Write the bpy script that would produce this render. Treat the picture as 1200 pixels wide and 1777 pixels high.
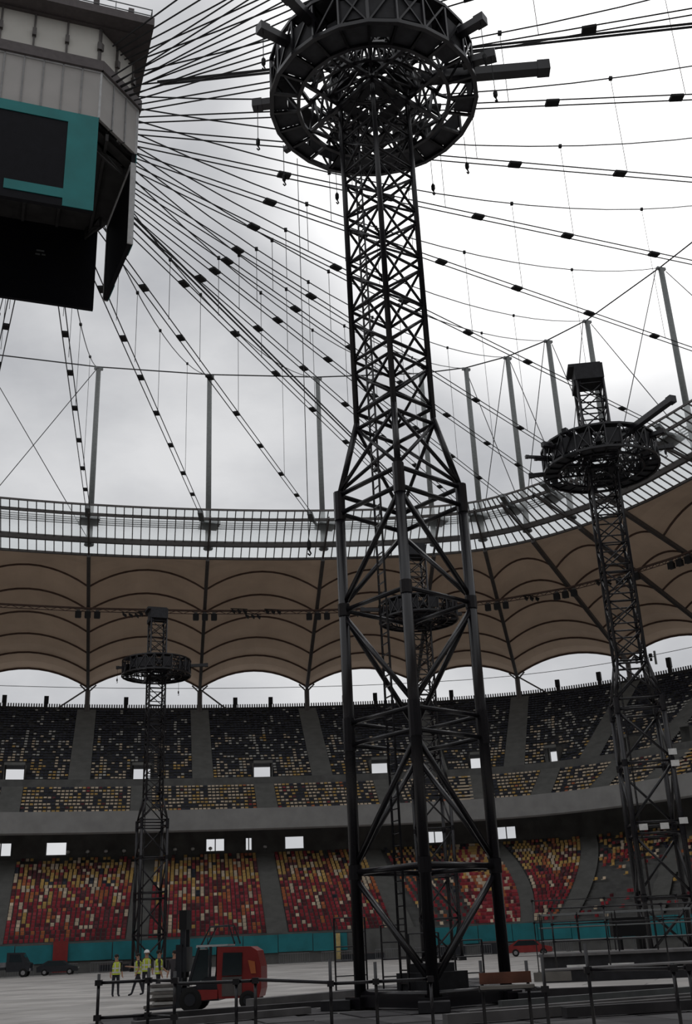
import bpy, math, random
from mathutils import Vector, Matrix
random.seed(7)
S = bpy.context.scene
for o in list(bpy.data.objects): bpy.data.objects.remove(o)
COL = S.collection

# ------------------------------------------------------------ camera
TH, RO, CH = math.radians(22.4), math.radians(2.6), 1.8
fw = Vector((0, math.cos(TH), math.sin(TH))); up0 = Vector((0, -math.sin(TH), math.cos(TH))); rt0 = Vector((1, 0, 0))
R_ = rt0*math.cos(RO) - up0*math.sin(RO); U_ = rt0*math.sin(RO) + up0*math.cos(RO)
cd = bpy.data.cameras.new('camera'); cam = bpy.data.objects.new('camera', cd); COL.objects.link(cam)
m3 = Matrix((R_, U_, -fw)).transposed()
cam.matrix_world = Matrix.Translation((0, 0, CH)) @ m3.to_4x4()
cd.sensor_fit = 'HORIZONTAL'; cd.sensor_width = 36; cd.lens = 1816/1200*36; cd.clip_end = 2000
S.camera = cam

# ------------------------------------------------------------ overcast sky, exposure
W = bpy.data.worlds.new('sky'); S.world = W; W.use_nodes = True
nt = W.node_tree; nt.nodes.clear()
def N(t, tree=None): return (tree or nt).nodes.new(t)
out = N('ShaderNodeOutputWorld'); bg = N('ShaderNodeBackground'); tc = N('ShaderNodeTexCoord')
mp = N('ShaderNodeMapping'); mp.inputs['Scale'].default_value = (2.2, 2.2, 4.2)
no = N('ShaderNodeTexNoise'); no.inputs['Scale'].default_value = 1.5; no.inputs['Detail'].default_value = 8; no.inputs['Roughness'].default_value = .55
cr = N('ShaderNodeValToRGB')
cr.color_ramp.elements[0].position = .34; cr.color_ramp.elements[0].color = (.47, .48, .505, 1)
cr.color_ramp.elements[1].position = .66; cr.color_ramp.elements[1].color = (.72, .725, .74, 1)
nt.links.new(tc.outputs['Generated'], mp.inputs['Vector']); nt.links.new(mp.outputs[0], no.inputs['Vector']); nt.links.new(no.outputs[0], cr.inputs[0])
# the veiled sun behind thin cloud
sd = Vector((.22, .70, .70)).normalized()
dt = N('ShaderNodeVectorMath'); dt.operation = 'DOT_PRODUCT'; dt.inputs[1].default_value = sd
nm = N('ShaderNodeVectorMath'); nm.operation = 'NORMALIZE'
nt.links.new(tc.outputs['Generated'], nm.inputs[0]); nt.links.new(nm.outputs[0], dt.inputs[0])
mr = N('ShaderNodeMapRange'); mr.interpolation_type = 'SMOOTHERSTEP'
mr.inputs['From Min'].default_value = .935; mr.inputs['From Max'].default_value = 1.0; mr.inputs['To Min'].default_value = 0; mr.inputs['To Max'].default_value = 1.0
nt.links.new(dt.outputs['Value'], mr.inputs['Value'])
ad = N('ShaderNodeMix'); ad.data_type = 'RGBA'; ad.blend_type = 'ADD'; ad.inputs['Factor'].default_value = 1
gl = N('ShaderNodeMix'); gl.data_type = 'RGBA'; gl.inputs['A'].default_value = (0, 0, 0, 1); gl.inputs['B'].default_value = (1.1, 1.08, 1.05, 1)
nt.links.new(mr.outputs[0], gl.inputs['Factor']); nt.links.new(cr.outputs[0], ad.inputs['A']); nt.links.new(gl.outputs['Result'], ad.inputs['B'])
nt.links.new(ad.outputs['Result'], bg.inputs['Color']); bg.inputs['Strength'].default_value = 1.0
nt.links.new(bg.outputs[0], out.inputs[0])
S.view_settings.view_transform = 'Standard'; S.view_settings.look = 'None'
S.view_settings.exposure = 0.0; S.view_settings.gamma = 1; S.view_settings.use_curve_mapping = False

# ------------------------------------------------------------ materials
MATS = {}
def mat(name, col, rough=.6, metal=0, var=.15, scale=3, bump=0, spec=.5, trans=0):
    m = bpy.data.materials.new(name); m.use_nodes = True; t = m.node_tree; b = t.nodes['Principled BSDF']
    n = t.nodes.new('ShaderNodeTexNoise'); n.inputs['Scale'].default_value = scale; n.inputs['Detail'].default_value = 6
    c = t.nodes.new('ShaderNodeTexCoord'); t.links.new(c.outputs['Object'], n.inputs['Vector'])
    r = t.nodes.new('ShaderNodeValToRGB')
    r.color_ramp.elements[0].position = .3; r.color_ramp.elements[1].position = .7
    r.color_ramp.elements[0].color = tuple(x*(1-var) for x in col)+(1,)
    r.color_ramp.elements[1].color = tuple(min(1, x*(1+var)) for x in col)+(1,)
    t.links.new(n.outputs[0], r.inputs[0]); t.links.new(r.outputs[0], b.inputs['Base Color'])
    b.inputs['Roughness'].default_value = rough; b.inputs['Metallic'].default_value = metal
    b.inputs['Specular IOR Level'].default_value = spec
    if bump:
        bp = t.nodes.new('ShaderNodeBump'); bp.inputs['Strength'].default_value = bump
        t.links.new(n.outputs[0], bp.inputs['Height']); t.links.new(bp.outputs[0], b.inputs['Normal'])
    if trans:
        tr = t.nodes.new('ShaderNodeBsdfTranslucent'); t.links.new(r.outputs[0], tr.inputs['Color'])
        mx = t.nodes.new('ShaderNodeMixShader'); mx.inputs[0].default_value = trans
        o = t.nodes['Material Output']; t.links.new(b.outputs[0], mx.inputs[1]); t.links.new(tr.outputs[0], mx.inputs[2]); t.links.new(mx.outputs[0], o.inputs[0])
    MATS[name] = m; return m
M = lambda n: MATS[n]
mat('black_steel', (.012, .011, .014), .25, .0, .3, 2, spec=.5)
mat('dark_deck', (.02, .02, .024), .7, 0, .4, 3)
mat('grey_steel', (.16, .17, .17), .45, .3, .15)
mat('cable', (.02, .02, .022), .6)
mat('clamp', (.004, .004, .005), .7)
mat('mast_grey', (.17, .18, .175), .5, .1)
mat('membrane', (.50, .37, .27), .85, 0, .10, .25, trans=.115)
mat('membrane_seam', (.10, .06, .045), .8)
mat('rib_grey', (.10, .09, .085), .6)
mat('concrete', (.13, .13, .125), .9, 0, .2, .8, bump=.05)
mat('terrace_shade_dirt', (.055, .055, .056), .9, 0, .3, .8)  # darker concrete: shadow between seat rows and dirt put into the colour
mat('fascia_concrete', (.30, .295, .285), .9, 0, .12, .6)
mat('concourse_wall', (.13, .13, .125), .9, 0, .25, .5)
mat('stair_concrete', (.17, .17, .16), .9, 0, .15, .8)
mat('white_frame', (.75, .76, .78), .6)
mat('teal_banner', (.015, .20, .23), .7, 0, .2, .6)
mat('teal_poster', (.010, .20, .20), .6, 0, .12, .7)
mat('screen_black', (.006, .006, .009), .6, 0, .2, spec=.15)
mat('panel_grey', (.42, .40, .38), .7, 0, .08, .5)
mat('panel_frame', (.55, .55, .55), .6)
mat('cream_wall', (.60, .58, .53), .8, 0, .06, .5)
mat('eave_dark', (.10, .085, .085), .7)
mat('soffit_dark', (.03, .028, .028), .8, 0, .4, 1)
mat('seat_red', (.34, .022, .035), .5, 0, .25, .6)
mat('seat_orange', (.50, .14, .045), .5, 0, .2, .6)
mat('seat_yellow', (.60, .37, .10), .5, 0, .2, .6)
mat('seat_cream', (.72, .58, .42), .5, 0, .15, .6)
mat('seat_navy', (.012, .015, .034), .5, 0, .3, .6)
mat('seat_maroon', (.12, .012, .02), .5, 0, .25, .6)
mat('field_cover', (.64, .61, .58), .8, 0, .10, .25)
mat('seat_pale', (.55, .54, .50), .5, 0, .2, .6)
mat('deck_wood', (.10, .096, .098), .8, 0, .35, 1.3, bump=.1)
mat('deck_wood_dark', (.05, .047, .05), .8, 0, .4, 1.3, bump=.1)
mat('deck_wood_pale', (.16, .155, .155), .8, 0, .3, 1.3, bump=.1)
mat('brown_board', (.17, .065, .04), .7, 0, .25, 4)
mat('grey_board', (.19, .18, .165), .8, 0, .2, 4)
mat('red_paint', (.27, .026, .024), .4, 0, .15, 2)
mat('dark_paint', (.02, .022, .028), .35, 0, .2)
mat('rubber', (.01, .01, .01), .9)
mat('vehicle_glass', (.015, .025, .03), .1, 0, .1)
mat('chrome', (.5, .5, .52), .25, .9)
mat('hivis', (.62, .72, .07), .7, 0, .12, 6)
mat('silver_tape', (.75, .75, .72), .4)
mat('trousers', (.03, .03, .038), .9)
mat('dark_cloth', (.05, .045, .05), .9)
mat('skin', (.45, .25, .17), .6)
mat('white_plastic', (.85, .85, .83), .4)
mat('hair', (.02, .015, .012), .8)
mat('barrier_grey', (.20, .20, .21), .6, .3)
mat('yellow_post', (.6, .45, .18), .6)
mat('pallet', (.16, .15, .14), .9, 0, .3, 4)
mat('pallet_pale', (.55, .55, .53), .8)
mat('green_box', (.03, .16, .05), .6)
# floor covering: long sheets laid side by side, faint joints and scuffs
def floor_mat():
    m = MATS['field_cover']; t = m.node_tree; b = t.nodes['Principled BSDF']
    c = t.nodes.new('ShaderNodeTexCoord'); mp = t.nodes.new('ShaderNodeMapping'); mp.inputs['Rotation'].default_value = (0, 0, math.radians(20))
    br = t.nodes.new('ShaderNodeTexBrick'); br.inputs['Scale'].default_value = 1; br.inputs['Brick Width'].default_value = 4.8; br.inputs['Row Height'].default_value = 2.4
    br.inputs['Mortar Size'].default_value = .04; br.inputs['Color1'].default_value = (.70, .67, .64, 1); br.inputs['Color2'].default_value = (.52, .50, .48, 1); br.inputs['Mortar'].default_value = (.30, .29, .28, 1)
    t.links.new(c.outputs['Object'], mp.inputs[0]); t.links.new(mp.outputs[0], br.inputs['Vector'])
    n = [x for x in t.nodes if x.type == 'TEX_NOISE'][0]; n.inputs['Scale'].default_value = .35
    r = [x for x in t.nodes if x.type == 'VALTORGB'][0]; r.color_ramp.elements[0].color = (.62, .61, .6, 1); r.color_ramp.elements[1].color = (1, 1, 1, 1)
    mx = t.nodes.new('ShaderNodeMix'); mx.data_type = 'RGBA'; mx.blend_type = 'MULTIPLY'; mx.inputs['Factor'].default_value = .9
    t.links.new(br.outputs['Color'], mx.inputs['A']); t.links.new(r.outputs[0], mx.inputs['B']); t.links.new(mx.outputs['Result'], b.inputs['Base Color'])
floor_mat()
# glazing: clear-white ribbed sheet, lets the sky through milky
g = bpy.data.materials.new('glazing'); g.use_nodes = True; t = g.node_tree; t.nodes.clear()
o_ = t.nodes.new('ShaderNodeOutputMaterial'); a_ = t.nodes.new('ShaderNodeBsdfTransparent'); a_.inputs[0].default_value = (.93, .95, .95, 1)
b_ = t.nodes.new('ShaderNodeBsdfTranslucent'); b_.inputs[0].default_value = (.85, .88, .87, 1); n_ = t.nodes.new('ShaderNodeTexNoise'); n_.inputs['Scale'].default_value = .6
c_ = t.nodes.new('ShaderNodeTexCoord'); t.links.new(c_.outputs['Object'], n_.inputs['Vector'])
r_ = t.nodes.new('ShaderNodeMapRange'); r_.inputs['To Min'].default_value = .2; r_.inputs['To Max'].default_value = .5; t.links.new(n_.outputs[0], r_.inputs[0])
x_ = t.nodes.new('ShaderNodeMixShader'); t.links.new(r_.outputs[0], x_.inputs[0]); t.links.new(a_.outputs[0], x_.inputs[1]); t.links.new(b_.outputs[0], x_.inputs[2]); t.links.new(x_.outputs[0], o_.inputs[0])
MATS['glazing'] = g

# ------------------------------------------------------------ mesh helpers
class MB:
    def __init__(s): s.v = []; s.f = []; s.m = []
    def quad(s, a, b, c, d, mi=0):
        i = len(s.v); s.v += [tuple(a), tuple(b), tuple(c), tuple(d)]; s.f.append((i, i+1, i+2, i+3)); s.m.append(mi); return s
    def poly(s, pts, mi=0):
        i = len(s.v); s.v += [tuple(p) for p in pts]; s.f.append(tuple(range(i, i+len(pts)))); s.m.append(mi); return s
    def hexa(s, p, mi=0):            # 8 corners: bottom 4 ccw, top 4 ccw
        i = len(s.v); s.v += [tuple(q) for q in p]
        for f in ((3, 2, 1, 0), (4, 5, 6, 7), (0, 1, 5, 4), (1, 2, 6, 5), (2, 3, 7, 6), (3, 0, 4, 7)):
            s.f.append(tuple(i+k for k in f)); s.m.append(mi)
        return s
    def box(s, c, d, rz=0, mi=0):
        x, y, z = (k/2 for k in d); co, si = math.cos(rz), math.sin(rz)
        P = []
        for dz in (-z, z):
            for dx, dy in ((-x, -y), (x, -y), (x, y), (-x, y)):
                P.append((c[0]+dx*co-dy*si, c[1]+dx*si+dy*co, c[2]+dz))
        return s.hexa(P, mi)
    def beam(s, a, b, w, h=None, mi=0, up=(0, 0, 1)):
        a, b = Vector(a), Vector(b); h = h or w; d = (b-a).normalized(); u = Vector(up)
        if abs(d.dot(u)) > .98: u = Vector((1, 0, 0)) if abs(d.x) < .9 else Vector((0, 1, 0))
        x = d.cross(u).normalized()*(w/2); y = x.cross(d).normalized()*(h/2)
        return s.hexa([a-x-y, a+x-y, a+x+y, a-x+y, b-x-y, b+x-y, b+x+y, b-x+y], mi)
    def tube(s, pts, r, n=6, mi=0, cap=True):
        pts = [Vector(p) for p in pts]; rr = r if isinstance(r, (list, tuple)) else [r]*len(pts)
        i0 = len(s.v); prev = None
        for k, p in enumerate(pts):
            d = (pts[min(k+1, len(pts)-1)]-pts[max(k-1, 0)]).normalized()
            if prev is None:
                u = Vector((0, 0, 1)) if abs(d.z) < .95 else Vector((1, 0, 0)); x = d.cross(u).normalized()
            else: x = (prev-d*prev.dot(d)).normalized()
            prev = x; y = d.cross(x)
            for q in range(n):
                a = 2*math.pi*q/n; s.v.append(tuple(p+(x*math.cos(a)+y*math.sin(a))*rr[k]))
        for k in range(len(pts)-1):
            for q in range(n):
                a = i0+k*n+q; b = i0+k*n+(q+1) % n
                s.f.append((a, b, b+n, a+n)); s.m.append(mi)
        if cap:
            s.f.append(tuple(i0+q for q in reversed(range(n)))); s.m.append(mi)
            e = i0+(len(pts)-1)*n; s.f.append(tuple(e+q for q in range(n))); s.m.append(mi)
        return s
    def lathe(s, c, prof, n=16, mi=0, axis='z'):
        i0 = len(s.v)
        for r, h in prof:
            for q in range(n):
                a = 2*math.pi*q/n; x, y = r*math.cos(a), r*math.sin(a)
                p = {'z': (x, y, h), 'x': (h, x, y), 'y': (x, h, y)}[axis]
                s.v.append((c[0]+p[0], c[1]+p[1], c[2]+p[2]))
        for k in range(len(prof)-1):
            for q in range(n):
                a = i0+k*n+q; b = i0+k*n+(q+1) % n; s.f.append((a, b, b+n, a+n)); s.m.append(mi)
        s.f.append(tuple(i0+q for q in reversed(range(n)))); s.m.append(mi)
        e = i0+(len(prof)-1)*n; s.f.append(tuple(e+q for q in range(n))); s.m.append(mi)
        return s
    def mesh(s, name, mats, smooth=False):
        me = bpy.data.meshes.new(name); me.from_pydata(s.v, [], s.f)
        for m in (mats if isinstance(mats, (list, tuple)) else [mats]): me.materials.append(MATS[m])
        if any(s.m): me.polygons.foreach_set('material_index', s.m)
        if smooth: me.polygons.foreach_set('use_smooth', [True]*len(s.f))
        me.update(); return me
    def build(s, name, mats, parent=None, smooth=False, **tags):
        o = bpy.data.objects.new(name, s.mesh(name, mats, smooth)); COL.objects.link(o)
        if parent: o.parent = parent
        for k, v in tags.items(): o[k] = v
        return o
def tag(o, label, cat, group=None):
    o['label'] = label; o['category'] = cat
    if group: o['group'] = group
    return o
def empty(name, loc=(0, 0, 0), rz=0, label=None, cat=None, group=None, kind=None):
    o = bpy.data.objects.new(name, None); COL.objects.link(o); o.location = loc; o.rotation_euler = (0, 0, rz); o.empty_display_size = .2
    if label: tag(o, label, cat, group)
    if kind: o['kind'] = kind
    return o
KIDS = {}
def copy_tree(o, parent=None):
    c = o.copy(); COL.objects.link(c); c.parent = parent
    for ch in KIDSOF(o): copy_tree(ch, c)
    return c
def KIDSOF(o): return [k for k in ALLK.get(o.name, [])]
ALLK = {}
def index_children():
    ALLK.clear()
    for o in bpy.data.objects:
        if o.parent: ALLK.setdefault(o.parent.name, []).append(o)
ORD = ['first', 'second', 'third', 'fourth', 'fifth', 'sixth', 'seventh', 'eighth', 'ninth', 'tenth', 'eleventh', 'twelfth', 'thirteenth', 'fourteenth', 'fifteenth', 'sixteenth', 'seventeenth', 'eighteenth', 'nineteenth', 'twentieth']

# ------------------------------------------------------------ stadium plan: a ring curve through the flying masts
CX, CY, PHI = -18.4, 52.9, math.radians(20)
cp, sp = math.cos(PHI), math.sin(PHI)
def uv(u, v): return Vector((CX+u*cp-v*sp, CY+u*sp+v*cp))
TOP = [(-83, 7.8), (-82.3, 24), (-80.5, 40), (-77, 54), (-74.2, 60.5), (-70.5, 66), (-65.5, 70.7), (-59, 74.6), (-53, 77.3), (-37.3, 81.2),
       (-20.9, 83.4), (-4.5, 84.4), (11.9, 84.1), (28.3, 82.1), (44.5, 78.6), (59.7, 73.4), (65.8, 70), (70.5, 65.3), (74.2, 59.4), (77, 53.1),
       (79.8, 39.1), (82, 23.5), (83, 7.8)]
RING = TOP+[(u, -v) for u, v in reversed(TOP)]
NP_ = len(RING); PP = [uv(*q) for q in RING]
TT = []
for i in range(NP_):
    a, b, c = PP[i-1], PP[i], PP[(i+1) % NP_]
    l1, l2 = (b-a).length, (c-b).length
    TT.append((((b-a)/l1)*l2+((c-b)/l2)*l1).normalized())
NN = [Vector((-q.y, q.x)) for q in TT]
for i, a in {10: 112, 11: 107.5, 12: 103, 13: 100, 14: 97.5, 15: 93, 16: 76.5, 17: 57, 18: 42, 19: 35, 20: 29}.items():
    NN[i] = Vector((math.cos(math.radians(a)), math.sin(math.radians(a))))
def O(t, off, z=None):
    t = t % NP_; i = int(t); f = t-i; j = (i+1) % NP_; L = (PP[j]-PP[i]).length
    h0 = 2*f**3-3*f*f+1; h1 = f**3-2*f*f+f; h2 = -2*f**3+3*f*f; h3 = f**3-f*f
    p = PP[i]*h0+TT[i]*L*h1+PP[j]*h2+TT[j]*L*h3
    n = (NN[i]*(1-f)+NN[j]*f).normalized()
    q = p+n*off
    return q if z is None else Vector((q.x, q.y, z))
V0, V1 = 9, 23              # bays that the photograph can see, and a margin

# ------------------------------------------------------------ field floor
fl = MB(); fl.poly([O(k*.5, 40, 0) for k in reversed(range(NP_*2))])
fl.build('floor', 'field_cover', kind='structure', label='pale covering sheets laid over the stadium field')

# ------------------------------------------------------------ stands
TS = [0, .13, .26, .42, .58, .74, .87]
def tlist(a, b): return [k+f for k in range(a, b) for f in TS]+[b]
def terrace(name, o0, z0, depth, rise, rows, t0, t1, hole=None, matn='concrete', parent=None):
    m = MB(); ts = tlist(t0, t1)
    for a, b in zip(ts[:-1], ts[1:]):
        mid = ((a+b)/2) % 1
        for r in range(rows):
            if hole and .42 < mid < .58 and hole[0] <= r < hole[1]: continue
            oa, ob, za, zb = o0+r*depth, o0+(r+1)*depth, z0+r*rise, z0+(r+1)*rise
            m.quad(O(a, oa, za), O(b, oa, za), O(b, ob, za), O(a, ob, za)) if False else m.quad(O(b, oa, za), O(a, oa, za), O(a, ob, za), O(b, ob, za))
            m.quad(O(b, ob, za), O(a, ob, za), O(a, ob, zb), O(b, ob, zb))
    return m.build(name, matn, parent, **({} if parent else {'kind': 'structure'}))
LOW = (-10, 3.1, .84, .425, 25)      # offset, z, row depth, rise, rows
MID = (3.0, 18.3, 1.0, .56, 9)
UPP = (13.0, 24.4, .86, .545, 27)
st_low = terrace('stand_lower', *LOW, 0, NP_); st_low['label'] = 'lower concrete seating terrace around the field'
st_mid = terrace('stand_middle', *MID, 0, NP_, matn='terrace_shade_dirt'); st_mid['label'] = 'middle concrete seating terrace above the concourse'
st_upp = terrace('stand_upper', *UPP, 0, NP_, hole=(0, 4), matn='terrace_shade_dirt'); st_upp['label'] = 'upper concrete seating terrace under the roof edge'
def band(name, prof, mats, t0=0, t1=NP_, step=4, parent=None, **tags):
    m = MB(); n = (t1-t0)*step
    for k in range(n):
        a, b = t0+k/step, t0+(k+1)/step
        for (oa, za), (ob, zb) in zip(prof[:-1], prof[1:]):
            m.quad(O(b, oa, za), O(a, oa, za), O(a, ob, zb), O(b, ob, zb))
    return m.build(name, mats, parent, **tags)
band('wall_front', [(-10.4, 0), (-10.4, 3.3), (-10, 3.3), (-10, 3.1)], 'concrete', kind='structure', label='low concrete wall at the foot of the lower stand')
band('fascia', [(10, 17.2), (2.2, 16.1), (2.0, 16.3), (2.0, 18.9), (2.4, 18.9), (2.4, 18.2), (3.0, 18.3)], 'fascia_concrete', kind='structure', label='pale concrete fascia band below the middle stand')
band('walkway_middle', [(12.0, 23.3), (12.0, 24.4), (13.0, 24.4)], 'concrete', kind='structure')
# concourse wall with bright doorways through to the daylight outside
OPEN = {10: [(.3, .09)], 11: [(.45, .09), (.86, .09)], 13: [(.1, .085), (.37, .03), (.74, .09)], 14: [(.90, .085)], 15: [(.82, .15)]}
cw = MB()
for i in range(NP_):
    ops = sorted((c-w, c+w) for c, w in OPEN.get(i, [])); ops = [((a+b)/2-(b-a)*.44, (a+b)/2+(b-a)*.44) for a, b in ops]; edges = [0]+[e for o in ops for e in o]+[1]
    for k in range(len(edges)-1):
        a, b = i+edges[k], i+edges[k+1]; is_open = k % 2 == 1
        sub = [a+(b-a)*q/4 for q in range(5)] if not is_open else [a, b]
        for s0, s1 in zip(sub[:-1], sub[1:]):
            for z0, z1 in ((13.6, 14.3), (14.3, 16.0), (16.0, 19.0)):
                if is_open and z0 == 14.3: continue
                cw.quad(O(s1, 11, z0), O(s0, 11, z0), O(s0, 11, z1), O(s1, 11, z1))
            if is_open: continue
cw.build('wall_concourse', 'concourse_wall', kind='structure', label='dark concourse wall above the lower stand')
wn = 0
for i, ops in OPEN.items():
    for c, w in ops:
        wn += 1; m = MB(); a, b = i+c-w*.88, i+c+w*.88
        for q, (x, z0, x2, z1) in enumerate(((a, 14.3, a, 16.), (b, 14.3, b, 16.), (a, 14.3, b, 14.3), (a, 16., b, 16.), (a+(b-a)*(.5 if wn % 3 else .02), 14.3, a+(b-a)*(.5 if wn % 3 else .02), 16.))):
            m.beam(O(x, 10.95, z0), O(x2, 10.95, z1), .14, .14)
        m.build('window_%d' % wn, 'grey_steel', kind='structure')
# tunnel mouths (bright doorways) in the foot of the upper stand
vn = 0
for i in range(V0, V1):
    vn += 1; m = MB(); a, b = i+.42, i+.58; zt = UPP[1]+4*UPP[3]; zf = UPP[1]-.4
    for tt in (a, b):
        m.poly([O(tt, 12.6, zf), O(tt, 17.0, zf), O(tt, 17.0, zt+.3), O(tt, 15.6, zt+.3), O(tt, 12.6, zt-.1)])
    m.quad(O(a, 12.6, zt-.1), O(b, 12.6, zt-.1), O(b, 15.6, zt+.3), O(a, 15.6, zt+.3))
    m.quad(O(a, 12.0, zf), O(b, 12.0, zf), O(b, 15.0, zf), O(a, 15.0, zf))
    m.beam(O(a, 12.6, zt+.05), O(b, 12.6, zt+.05), .3, .35)
    # mullions leave a squarish doorway
    for tt in (a+.012, b-.012):
        m.quad(O(a if tt < i+.5 else tt, 15.2, zf), O(tt if tt < i+.5 else b, 15.2, zf), O(tt if tt < i+.5 else b, 15.2, zt+.3), O(a if tt < i+.5 else tt, 15.2, zt+.3))
    m.build('door_%d' % vn, 'stair_concrete', kind='structure')
# stair aisles
def aisle(tier, tb, tt_, half, par):
    o0, z0, d, r, n = tier; m = MB(); f = lambda p, z: (p.x, p.y, z)
    for k in range(n*2):
        oa, za = o0+k*d/2, z0+k*r/2+.06; t = tb+(tt_-tb)*k/(2*n)
        w = half/((O(t+.05, oa)-O(t-.05, oa)).length/.1)
        A, B = O(t-w, oa), O(t+w, oa); C_, D_ = O(t+w, oa+d/2), O(t-w, oa+d/2)
        m.quad(f(B, za), f(A, za), f(A, za+r/2), f(B, za+r/2)); m.quad(f(B, za+r/2), f(A, za+r/2), f(D_, za+r/2), f(C_, za+r/2))
    return m.build('stair_flight', 'stair_concrete', par)
AIS = {'l': [(9.5, 9.5), (10.5, 10.5), (11.5, 11.5), (12.5, 12.55), (13.5, 13.5), (14.44, 14.37), (16.45, 15.6), (17.75, 16.9), (19.4, 18.45), (20.6, 20.3), (22.5, 22.5)],
       'm': [(k+.5, k+.5) for k in range(V0, V1)], 'u': [(k, k) for k in range(V0, V1)]}
for key, tier, half, par in (('l', LOW, 1.25, st_low), ('m', MID, 1.4, st_mid), ('u', UPP, 1.5, st_upp)):
    for tb, tt_ in AIS[key]: aisle(tier, tb, tt_, half, par)
# seats
def seat_mb(m, p, n, mi, fold, hb=.44):
    # p: floor point, n: unit 2D facing outward of stand (backwards)
    x = Vector((n.y, -n.x, 0)); b = Vector((n.x, n.y, 0)); z = Vector((0, 0, 1)); w = .20
    c = Vector(p)+b*.28
    q = [c-x*w+z*.30, c+x*w+z*.30, c+x*w+b*.05+z*.30, c-x*w+b*.05+z*.30]
    t2 = [k+b*.08+z*(hb-.08) for k in q]
    i = len(m.v); m.v += [tuple(k) for k in q+t2]
    for f in ((0, 1, 5, 4), (1, 2, 6, 5), (3, 0, 4, 7), (4, 5, 6, 7), (2, 3, 7, 6)): m.f.append(tuple(i+k for k in f)); m.m.append(mi)
    if fold: e, h = .09, hb-.13
    else: e, h = .40, .06
    s = [c-x*w+z*.28-b*e, c+x*w+z*.28-b*e, c+x*w+z*.30, c-x*w+z*.30]; d = Vector((0, 0, h if fold else .06))
    i = len(m.v); m.v += [tuple(k) for k in s]+[tuple(k+d) for k in s]
    for f in ((4, 5, 6, 7), (0, 1, 5, 4), (1, 2, 6, 5), (3, 0, 4, 7), (3, 2, 1, 0)): m.f.append(tuple(i+k for k in f)); m.m.append(mi)
SM = ['seat_red', 'seat_orange', 'seat_yellow', 'seat_cream', 'seat_navy', 'seat_maroon', 'seat_pale']
SMN = ['red', 'orange', 'yellow', 'cream', 'navy', 'dark red', 'pale grey']
def pick(w): return random.choices(range(7), tuple(w)+(0,)*(7-len(w)))[0]
def seat_col(tk, f):
    if tk == 'l':
        if f < .34: return pick((62, 8, 1, 10, 0, 19))
        if f < .60: return pick((38, 20, 9, 15, 2, 16))
        return pick((9, 14, 42, 14, 6, 15))
    if tk == 'm': return pick((1, 2, 18, 54, 22, 3))
    if f < .25: return pick((0, 0, 10, 30, 48, 0, 12))
    if f < .55: return pick((0, 0, 1, 9, 70, 0, 20))
    if f < .8: return pick((0, 0, 0, 1, 90, 0, 9))
    return pick((0, 0, 0, 0, 95, 0, 5))
indiv = []; PROTO = {}
blockno = {'l': 0, 'm': 0, 'u': 0}
TIERN = {'l': 'lower', 'm': 'middle', 'u': 'upper'}
def nth(n): return '%d%s' % (n, 'th' if 10 < n % 100 < 14 else {1: 'st', 2: 'nd', 3: 'rd'}.get(n % 10, 'th'))
for tk, tier in (('l', LOW), ('m', MID), ('u', UPP)):
    o0, z0, d, r, n = tier; half = {'l': 1.25, 'm': 1.4, 'u': 1.5}[tk]
    for bi in range(len(AIS[tk])-1):
        m = MB(); cols = {}; blockno[tk] += 1
        for row in range(n):
            f = row/n; off = o0+row*d; zz = z0+row*r
            ta = AIS[tk][bi][0]*(1-f)+AIS[tk][bi][1]*f; tb = AIS[tk][bi+1][0]*(1-f)+AIS[tk][bi+1][1]*f
            L = sum((O(ta+(tb-ta)*(k+1)/12, off)-O(ta+(tb-ta)*k/12, off)).length for k in range(12))
            ns = int((L-2*half)/.54)
            for k in range(ns):
                s = half+(L-2*half)*(k+.5)/ns; t = ta+(tb-ta)*s/L
                ft = t % 1
                if tk == 'u' and .40 < ft < .60 and row < 6: continue
                if tk == 'l' and row > 22 and random.random() < .3: continue
                if tk == 'l' and bi >= 7 and (random.random() < (.9 if f < .6 else .25)): continue
                if random.random() < .28 and k in cols: mi = cols[k]      # runs of one colour up a column
                else: mi = seat_col(tk, f)
                cols[k] = mi
                p = O(t, off+.05, zz); nn = (O(t, off+1)-O(t, off)).normalized()
                if tk == 'l' and row < 3 and 2 <= bi <= 4 and len(indiv) < 300:
                    indiv.append((p, nn, mi, row, blockno[tk], k+1)); continue
                if tk == 'u' and mi == 4 and random.random() < .1: continue
                seat_mb(m, p, nn, mi, random.random() < .75, .44 if tk == 'l' else .30)
        ob = m.build('seat_block', SM)
        ob['kind'] = 'stuff'; ob['label'] = '%s seating block of the %s stand, counted from the left end' % (ORD[blockno[tk]-1], TIERN[tk]); ob['category'] = 'seats'
BW = {3: 'leftmost', 4: 'second', 5: 'third'}
for p, nn, mi, row, bk, k in indiv:
    if mi not in PROTO:
        m = MB(); seat_mb(m, Vector((0, 0, 0)), Vector((0, 1)), 0, True); PROTO[mi] = m.mesh('stadium_seat', SM[mi])
    o = bpy.data.objects.new('stadium_seat', PROTO[mi]); COL.objects.link(o); o.location = p
    o.rotation_euler = (0, 0, math.atan2(nn.y, nn.x)-math.pi/2)
    tag(o, '%s plastic seat, %s row of the %s lower seating block, %s from its left' % (SMN[mi], ('front', 'second', 'third')[row], BW[bk], nth(k)), 'seat', 'front rows of the lower stand')
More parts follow.
